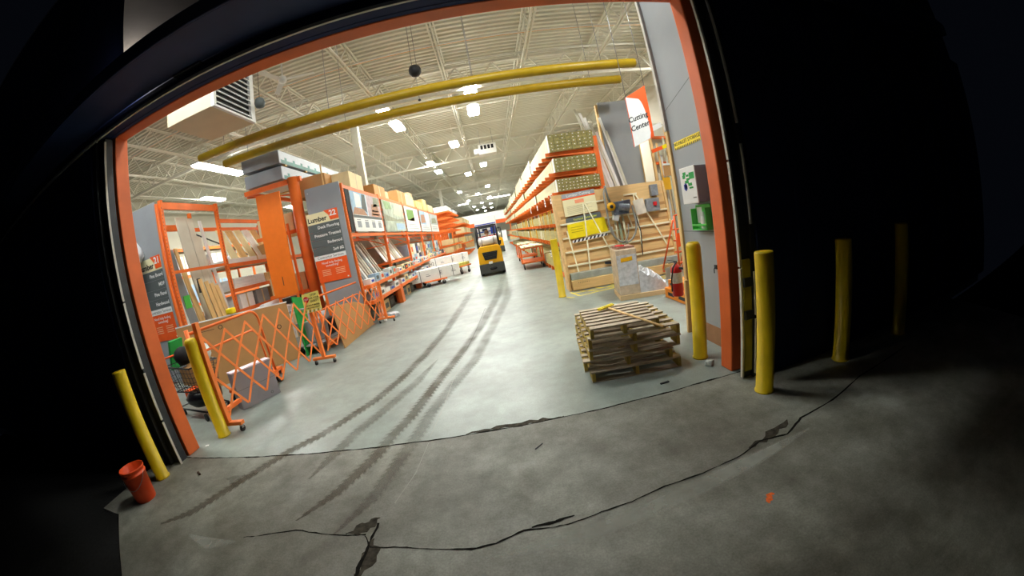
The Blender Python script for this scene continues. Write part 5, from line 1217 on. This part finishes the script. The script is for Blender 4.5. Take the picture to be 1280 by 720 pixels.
# ================================================================ PANEL CARTS, SHEETS, GATE
def panel_cart(label, loc, rz, L=1.75, h=1.35):
    t = thing('panel_cart', label, 'cart', loc, rz, 'orange panel carts')
    f = MB(); f.span((-.36, L*.45, .2), (.08, L, .25), ORANGE); f.build('deck', t, bevel=.008)
    f = MB(); f.tube([(.06, .0, .10), (.06, .0, h+.06)], .03, ORANGE, 10); f.build('loop_post', t)
    f = MB(); r = .2; pts = [(.06, .02, h)]+[(.06, L-.25-r+r*math.sin(a), h-.0-r+r*math.cos(a)) for a in [PI/2*k/8 for k in range(9)]]+[(.06, L-.2, .24)]
    f.tube(pts, .022, ORANGE, 10); f.build('push_loop', t)
    f = MB(); pts = [(.05, .02, h-.30)]+[(.05, L-.35-r+r*math.sin(a), h-.30-r+r*math.cos(a)) for a in [PI/2*k/8 for k in range(9)]]+[(.05, L-.3, .24)]
    f.tube(pts, .018, ORANGE, 10); f.build('inner_loop', t)
    f = MB(); f.span((.03, 0, .14), (.09, L, .20), ORANGE); f.build('frame_rail', t)
    for sx in (-1, 1):
        for y in (L*.5, L-.14):
            f = MB(); f.tube([(sx*.18-.13-.025, y, .085), (sx*.18-.13+.025, y, .085)], .085, BLACK, 18); w = f.build('wheel', t)
            f = MB(); f.tube([(sx*.18-.13-.03, y, .085), (sx*.18-.13+.03, y, .085)], .045, STEEL, 12); f.build('hub', w)
            f = MB(); f.span((sx*.18-.13-.04, y-.035, .1), (sx*.18-.13+.04, y+.035, .205), STEEL); f.build('caster_fork', t)
    return t
panel_cart('orange panel cart with bent tube loop behind the first gate section', (-4.26, 3.72, 0), 0, 1.85, 1.36)
panel_cart('orange panel cart with bent tube loop behind the second gate section', (-3.94, 6.9, 0), -.03, 2.55, 1.22)
t = thing('cardboard_sheet', 'long brown cardboard sheet standing on edge behind the first gate section', 'sheet', (-6.2, 5.25, 0), -.764)
def cs(y, z): return (.0, y, z-.035*y)
f = MB(); f.prism([(0, .0), (2.28, .0), (2.28, 1.24), (0, 1.33)], lambda a, b, c: (c, a, b), -.02, .02, CARD); f.build('sheet', t, bevel=.004)
f = MB(); f.bar((0, 0, 1.34), (0, 2.29, 1.25), .045, .022, WHITE); f.build('white_edge', t)
f = MB(); f.text('O', (.0215, .85, 1.12), (0, 1, 0), (0, 0, 1), .13, INK); f.text('O', (.0215, 2.0, .78), (0, 1, 0), (0, 0, 1), .14, INK); f.bar((.021, .45, 1.13), (.021, .72, 1.12), .002, .008, INK); f.build('marks', t)
t = thing('grey_box_panel', 'grey flat box with pink white top edge standing inside the gate', 'box', (-4.10, 4.62, 0), -.50)
f = MB(); f.span((-.09, -.34, 0), (.09, .34, .58), mat('greyish_panel', (148, 144, 150), .6, var=.06, scale=2)); f.build('body', t, bevel=.006)
f = MB(); f.span((-.092, -.34, .58), (.092, .34, .60), mat('pinkish_white', (240, 222, 230), .6, var=.04)); f.build('top_edge', t)
f = MB(); f.span((.0905, -.34, .30), (.0915, .34, .305), DGREY); f.text('o', (.0925, .2, .08), (0, 1, 0), (0, 0, 1), .1, DGREY); f.build('seam', t)
f = MB(); f.prism([(0, .05), (.42, .05), (.42, 1.30), (0, 1.38)], lambda a, b, c: (c, a, b), -.015, .015, GREEN); o = tag(f.build('green_board'), 'green board standing behind the gate sign', 'board'); o.location = (-4.45, 6.88, -.05)
f = MB(); f.prism([(0, 0), (2.1, 0), (2.1, .55), (1.2, .82), (0, .95)], lambda a, b, c: (c, a, b), -.012, .012, CARD); o = tag(f.build('cardboard_sheet'), 'brown cardboard offcut leaning low behind the second gate section', 'sheet'); o.location = (-3.60, 7.04, 0); o.rotation_euler = (0, -.06, .02)
# grey utility cart with bin behind gate two
t = thing('utility_cart', 'grey tubular cart with bins behind the second gate section', 'cart', (-4.35, 7.5, 0), -.1)
GP = mat('cart_grey', (160, 162, 164), .45, .3, var=.1)
for s in (-1, 1):
    f = MB(); f.tube([(s*.28, -.6, .2), (s*.28, .6, .2)], .02, GP, 8); f.tube([(s*.28, -.6, .2), (s*.28, -.62, .95), (s*.28, -.5, 1.02)], .02, GP, 8); f.build('side_tube', t)
f = MB(); f.span((-.28, -.6, .2), (.28, .6, .23), GP); f.build('deck', t)
f = MB(); f.tube([(-.28, -.5, 1.02), (.28, -.5, 1.02)], .02, GP, 8); f.build('handle', t)
for sx in (-1, 1):
    for y in (-.5, .5):
        f = MB(); f.tube([(sx*.24-.02, y, .075), (sx*.24+.02, y, .075)], .075, BLACK, 14); f.build('wheel', t)
        f = MB(); f.span((sx*.24-.03, y-.03, .09), (sx*.24+.03, y+.03, .2), STEEL); f.build('caster_fork', t)
f = MB(); f.prism([(-.22, .235), (.22, .235), (.27, .72), (-.27, .72)], lambda a, b, c: (a, c, b), -.45, .05, GREYM); f.build('grey_bin', t, bevel=.02)
f = MB(); f.span((-.22, .1, .235), (.22, .5, .62), BLACK); f.build('black_bin', t, bevel=.02)
f = MB(); f.tube([(-.1, .3, .68), (.1, .34, .68)], .12, GP, 16); f.build('grey_roll', t)
# folding lattice gate
def lattice(t, x0, y0, x1, y1, n, zb, zt):
    for k in range(n+1):
        for sgn in (0, 1):
            a0 = k/n; a1 = (k+1.0)/n
            if a1 > 1.001: continue
            p = (x0+(x1-x0)*a0+.012*sgn, y0+(y1-y0)*a0, zt if sgn else zb); q = (x0+(x1-x0)*a1+.012*sgn, y0+(y1-y0)*a1, zb if sgn else zt)
            f = MB(); f.bar(p, q, .008, .034, ORG, (1, 0, 0)) if False else f.bar(p, q, .034, .008, ORG, (1, .1, 0)); f.build('lattice_bar', t)
            if k < n-0 and sgn:
                pass
ORG = mat('gate_orange', (244, 132, 62), .5, var=.08)
def gate_post(t, x, y, h, tilt=0):
    f = MB(); f.span((x-.035, y-.035, .1), (x+.035, y+.035, h), ORG); f.build('post', t, bevel=.006)
    f = MB(); f.span((x-.24, y-.04, .1), (x+.24, y+.04, .15), ORG); b = f.build('post_base', t, bevel=.006)
    for s in (-1, 1):
        f = MB(); f.tube([(x+s*.2-.014, y, .042), (x+s*.2+.014, y, .042)], .042, BLACK, 14); w = f.build('caster_wheel', t)
        f = MB(); f.span((x+s*.2-.02, y-.02, .05), (x+s*.2+.02, y+.02, .1), STEEL); f.build('caster_fork', t)
t = thing('folding_gate', 'orange folding lattice gate on casters, first section from the door', 'gate', (0, 0, 0), 0, 'folding gate sections')
gate_post(t, -3.86, 3.60, 1.50); gate_post(t, -3.60, 6.10, 1.30)
def half_lattice(t, P, Q, n, zb, zt):
    # each bar spans two cells, so the bars cross like scissors
    dx, dy = (Q[0]-P[0])/n, (Q[1]-P[1])/n
    zm = (zb+zt)/2
    for k in range(-1, n):
        for up in (0, 1):
            a, b = k, k+2; za, zc = (zb, zt) if up else (zt, zb)
            if a < 0: a = 0; za = zm
            if b > n: b = n; zc = zm
            o = .012 if up else 0
            f = MB(); f.bar((P[0]+dx*a+o, P[1]+dy*a, za), (P[0]+dx*b+o, P[1]+dy*b, zc), .036, .008, ORG, (1, 0, 0)); f.build('lattice_bar', t)
half_lattice(t, (-3.84, 3.63), (-3.62, 6.07), 6, .22, 1.30)
t2 = thing('folding_gate', 'orange folding lattice gate section running from the sign toward the shelf rack', 'gate', (0, 0, 0), 0, 'folding gate sections')
half_lattice(t2, (-3.52, 6.14), (-3.26, 8.72), 7, .24, 1.06)
half_lattice(t2, (-3.26, 8.72), (-3.2, 9.0), 3, .2, 1.06)
gate_post(t2, -3.2, 9.03, 1.12)
f = MB(); f.span((-3.545, 6.12, .8), (-3.52, 6.15, 1.0), ORG); f.build('hinge_plate', t2)
# caution sign on the gate post
t = thing('caution_sign', 'yellow safety sign with red stop disc on the folding gate post', 'sign', (-3.50, 6.03, 1.22), .0)
R8 = Matrix.Rotation(.05, 3, 'Y')
f = MB(); f.poly([(-.19, 0, -.19), (.17, 0, -.175), (.18, 0, .19), (-.18, 0, .165)], mat('pale_yellow_sign', (240, 226, 118), .6, var=.03), .01, (0, -1, 0)); f.build('sign_board', t)
f = MB(); f.poly([(-.105+.06*math.cos(PI/8+PI/4*k), -.001, .06+.06*math.sin(PI/8+PI/4*k)) for k in range(8)], REDP, .0008, (0, -1, 0)); sd = f.build('stop_disc', t)
f = MB(); f.text('STOP', (-.105, -.003, .06), (1, 0, .03), (0, 0, 1), .045, WHITE); f.build('disc_lettering', sd)
f = MB(); f.text('STOP', (.06, -.0025, .13), (1, 0, .05), (0, 0, 1), .055, INK); f.text('FOR YOUR', (.062, -.0025, .075), (1, 0, .05), (0, 0, 1), .045, INK); f.text('SAFETY', (.062, -.0025, .02), (1, 0, .05), (0, 0, 1), .055, INK); f.text('DO NOT ENTER', (0, -.0025, -.055), (1, 0, .05), (0, 0, 1), .042, INK); f.text('EMPLOYEES ONLY', (0, -.0025, -.10), (1, 0, .05), (0, 0, 1), .036, INK)
for k in range(8): f.poly([(-.18+.044*k, -.002, -.18+.001*k), (-.163+.044*k, -.002, -.18+.001*k), (-.15+.044*k, -.002, -.135), (-.167+.044*k, -.002, -.135)], INK if k % 2 == 0 else WHITE, .0005, (0, -1, 0))
f.build('lettering', t)
# shopping cart behind the left bollard
t = thing('shopping_cart', 'dark wire shopping cart behind the left inner bollard', 'cart', (-5.05, 4.35, 0), -.35)
WIRE = mat('cart_wire', (60, 60, 62), .4, .6, var=.1)
bs = [(-.42, -.24, .42), (.42, -.20, .46), (.42, .20, .46), (-.42, .24, .42)]; tp = [(-.48, -.29, .86), (.5, -.24, .84), (.5, .24, .84), (-.48, .29, .86)]
f = MB(); f.tube(bs, .01, WIRE, 6, closed=True); f.tube(tp, .014, WIRE, 6, closed=True)
for a in range(4):
    b = (a+1) % 4
    for k in range(8):
        p = [bs[a][i]*(1-k/8)+bs[b][i]*k/8 for i in range(3)]; q = [tp[a][i]*(1-k/8)+tp[b][i]*k/8 for i in range(3)]; f.tube([p, q], .004, WIRE, 5)
    for k in range(1, 5):
        p = [bs[a][i]*(1-k/5)+tp[a][i]*k/5 for i in range(3)]; q = [bs[b][i]*(1-k/5)+tp[b][i]*k/5 for i in range(3)]; f.tube([p, q], .004, WIRE, 5)
for k in range(7): f.tube([(-.42+.14*k, -.22, .425), (-.42+.14*k, .22, .425)], .004, WIRE, 5)
f.build('basket', t)
f = MB(); f.tube([(-.5, -.27, .14), (.5, -.2, .14), (.5, .2, .14), (-.5, .27, .14)], .014, WIRE, 6, closed=True); f.build('lower_frame', t)
for s in (-1, 1):
    f = MB(); f.tube([(-.45, s*.26, .14), (-.5, s*.26, .6), (-.52, s*.28, .98)], .014, WIRE, 6); f.build('upright', t)
    for x in (-.45, .46):
        f = MB(); f.tube([(x, s*.22-.014, .06), (x, s*.22+.014, .06)], .06, BLACK, 14); f.build('wheel', t)
f = MB(); f.tube([(-.52, -.28, .98), (-.52, .28, .98)], .018, OPRINT, 8); f.build('handle', t)
def blob(label, loc, r, m, sc=(1, 1, 1), seed=0, name='black_bag'):
    f = MB(); rn = random.Random(seed)
    f.lathe([(0, -r), (r*.6, -r*.95), (r*.92, -r*.4), (r, .1*r), (r*.8, r*.6), (r*.4, r*.9), (0, r)], m, 16)
    for v in f.bm.verts: v.co = Vector((v.co.x*sc[0]+rn.uniform(-.06, .06)*r, v.co.y*sc[1]+rn.uniform(-.06, .06)*r, v.co.z*sc[2]))
    o = tag(f.build(name, smooth=True), label, 'bag'); o.location = loc; return o
BAGB = mat('black_bag_film', (18, 18, 20), .3, var=.2, bump=.4)
blob('black bag slumped on the lower frame of the shopping cart', (-5.0, 4.3, .29), .2, BAGB, (1.6, 1.0, .7), 1)
blob('black bag hanging over the front edge of the shopping cart', (-4.52, 4.12, .42), .17, BAGB, (.8, .9, 1.3), 2)
blob('round black object on top of the shopping cart', (-5.14, 4.34, .98), .15, mat('matte_black', (14, 14, 15), .8), (1, 1, 1), 3, 'black_ball_bag')
blob('white and green plastic bag on the shopping cart basket', (-4.75, 4.38, .98), .15, mat('white_green_film', (206, 222, 214), .4, var=.2, bump=.5), (1.1, 1, 1), 4, 'plastic_bag')
f = MB(); f.box((0, 0, 0), (.5, .3, .28), CARD, (0, 0, .1)); o = tag(f.build('open_carton', bevel=.01), 'brown carton inside the shopping cart basket', 'box'); o.location = (-4.95, 4.32, .66); o.rotation_euler = (0, 0, -.35)
f = MB(); f.box((0, 0, 0), (.05, .3, .5), GREEN, (0, .3, .0)); o = tag(f.build('green_folder', bevel=.004), 'green folder leaning in the back of the shopping cart', 'folder'); o.location = (-5.6, 4.6, .98)
f = MB(); f.span((-.18, -.15, 0), (.18, .15, .2), OPRINT); o = tag(f.build('orange_crate', bevel=.01), 'orange crate on the floor beside the far left orange jamb', 'crate'); o.location = (-6.0, 5.1, 0)
# ================================================================ OVERHEAD
def clearance_bar(y, label):
    t = thing('clearance_bar', label, 'bar', (-1.6, y, 5.5), 0, 'yellow overhead bars')
    f = MB(); f.tube([(-5.9, 0, 0), (5.86, 0, 0), (5.9, 0, 0)], [.115, .115, .10], mat('overhead_yellow', (168, 138, 14), .4, var=.08), 20); f.build('tube', t)
    for x in (-5, -1.8, 1.8, 5):
        f = MB(); f.tube([(x, 0, .11), (x, 0, 2.86)], .008, STEEL, 5); f.build('hanger', t)
clearance_bar(8.35, 'long yellow overhead bar across the aisle, nearer the door')
clearance_bar(9.42, 'long yellow overhead bar across the aisle, farther from the door')
t = thing('duct_box', 'beige hanging air duct box with white louvred side', 'duct', (-5.7, 6.85, 5.5))
f = MB(); f.span((-.7, -.75, 0), (.62, .75, 1.35), BEIGE); f.build('box', t, bevel=.01)
f = MB(); f.span((.62, -.75, 0), (.70, -.67, 1.35), WHITE); f.span((.62, .6, 0), (.70, .75, 1.35), WHITE); f.span((.62, -.67, 0), (.70, .6, .05), WHITE); f.span((.62, -.67, 1.29), (.70, .6, 1.35), WHITE); fr = f.build('louvre_frame', t)
f = MB(); f.span((.621, -.67, .05), (.626, .6, 1.29), INK)
for k in range(9): f.bar((.66, -.67, .13+.135*k), (.66, .6, .13+.135*k), .07, .02, WHITE, (.4, 0, 1))
f.build('louvre_blades', fr)
for x in (-.5, .5):
    f = MB(); f.tube([(x, 0, 1.34), (x, 0, 2.87)], .012, STEEL, 6); f.build('hanger', t)
f = MB(); f.span((-.4, -.4, 1.35), (.3, .4, 2.86), BEIGE); f.build('drop', t)
t = thing('ceiling_fan', 'white three bladed ceiling fan left of the aisle', 'fan', (-5.05, 9.2, 7.3))
f = MB(); f.lathe([(0, -.1), (.1, -.08), (.13, 0), (.1, .09), (.03, .12), (.02, .14), (.02, 1.1), (0, 1.1)], WPLAS, 18); f.build('motor', t)
for k in range(3):
    a = .2+2*PI*k/3; f = MB(); f.box((.52, 0, 0), (.84, .16, .012), WPLAS, (.15, 0, 0)); o = f.build('blade', t); o.rotation_euler = (0, 0, a)
t = thing('hanging_speaker', 'black round speaker hanging from the roof over the aisle', 'speaker', (-1.22, 9.0, 6.35))
f = MB(); f.lathe([(0, -.16), (.1, -.13), (.16, -.05), (.165, .04), (.13, .13), (0, .16)], BLACK, 20); f.build('housing', t)
for s in (-1, 1):
    f = MB(); f.tube([(s*.06, 0, .14), (s*.06, 0, 2.02)], .006, DSTEEL, 5); f.build('wire', t)
f = MB(); f.tube([(0, 0, -.15), (0, 0, -.8)], .004, DSTEEL, 5); f.build('pull_wire', t)
f = MB(); f.lathe([(0, -.85), (.04, -.83), (.04, -.8), (0, -.78)], DSTEEL, 10); f.build('weight', t)
blk = f
f = MB(); f.lathe([(0, -.13), (.1, -.1), (.13, 0), (.1, .1), (0, .13)], DGREY, 16); f.tube([(0, 0, .12), (0, 0, 2.5)], .006, DSTEEL, 5); o = tag(f.build('small_speaker'), 'small grey speaker hanging beside the louvred duct box', 'speaker'); o.location = (-4.75, 7.45, 5.88)
f = MB(); f.tube([(-20.7, 10.7, 7.95), (8.9, 10.7, 7.95)], .035, mat('orange_pipe', (214, 150, 70), .5, var=.1), 8); tag(f.build('sprinkler_pipe'), 'thin orange pipe across the roof near the door', 'pipe', )
f = MB(); f.tube([(-20.7, 9.5, 8.1), (8.9, 9.5, 8.1)], .03, DGREY, 8); tag(f.build('conduit_pipe'), 'thin dark pipe across the roof just before the orange one', 'pipe')
f = MB(); f.tube([(-20.7, 12.3, 8.05), (8.9, 12.3, 8.05)], .04, TRUSS, 8); tag(f.build('conduit_pipe'), 'pale pipe across the roof just beyond the orange one', 'pipe')
t = thing('unit_heater', 'white unit heater with dark slots hanging over the aisle', 'heater', (.65, 22.3, 6.7), .0)
f = MB(); f.span((-.55, -.35, 0), (.55, .35, .62), WPLAS); f.build('casing', t, bevel=.02)
for k in range(4):
    f = MB(); f.span((-.42+.22*k, -.355, .3), (-.27+.22*k, -.345, .55), INK); f.build('slot', t)
f = MB(); f.span((-.85, -.3, .1), (-.56, .3, .4), WHITE); f.build('side_box', t)
for s in (-1, 1):
    f = MB(); f.tube([(s*.4, 0, .62), (s*.4, 0, 1.68)], .012, STEEL, 5); f.build('hanger', t)
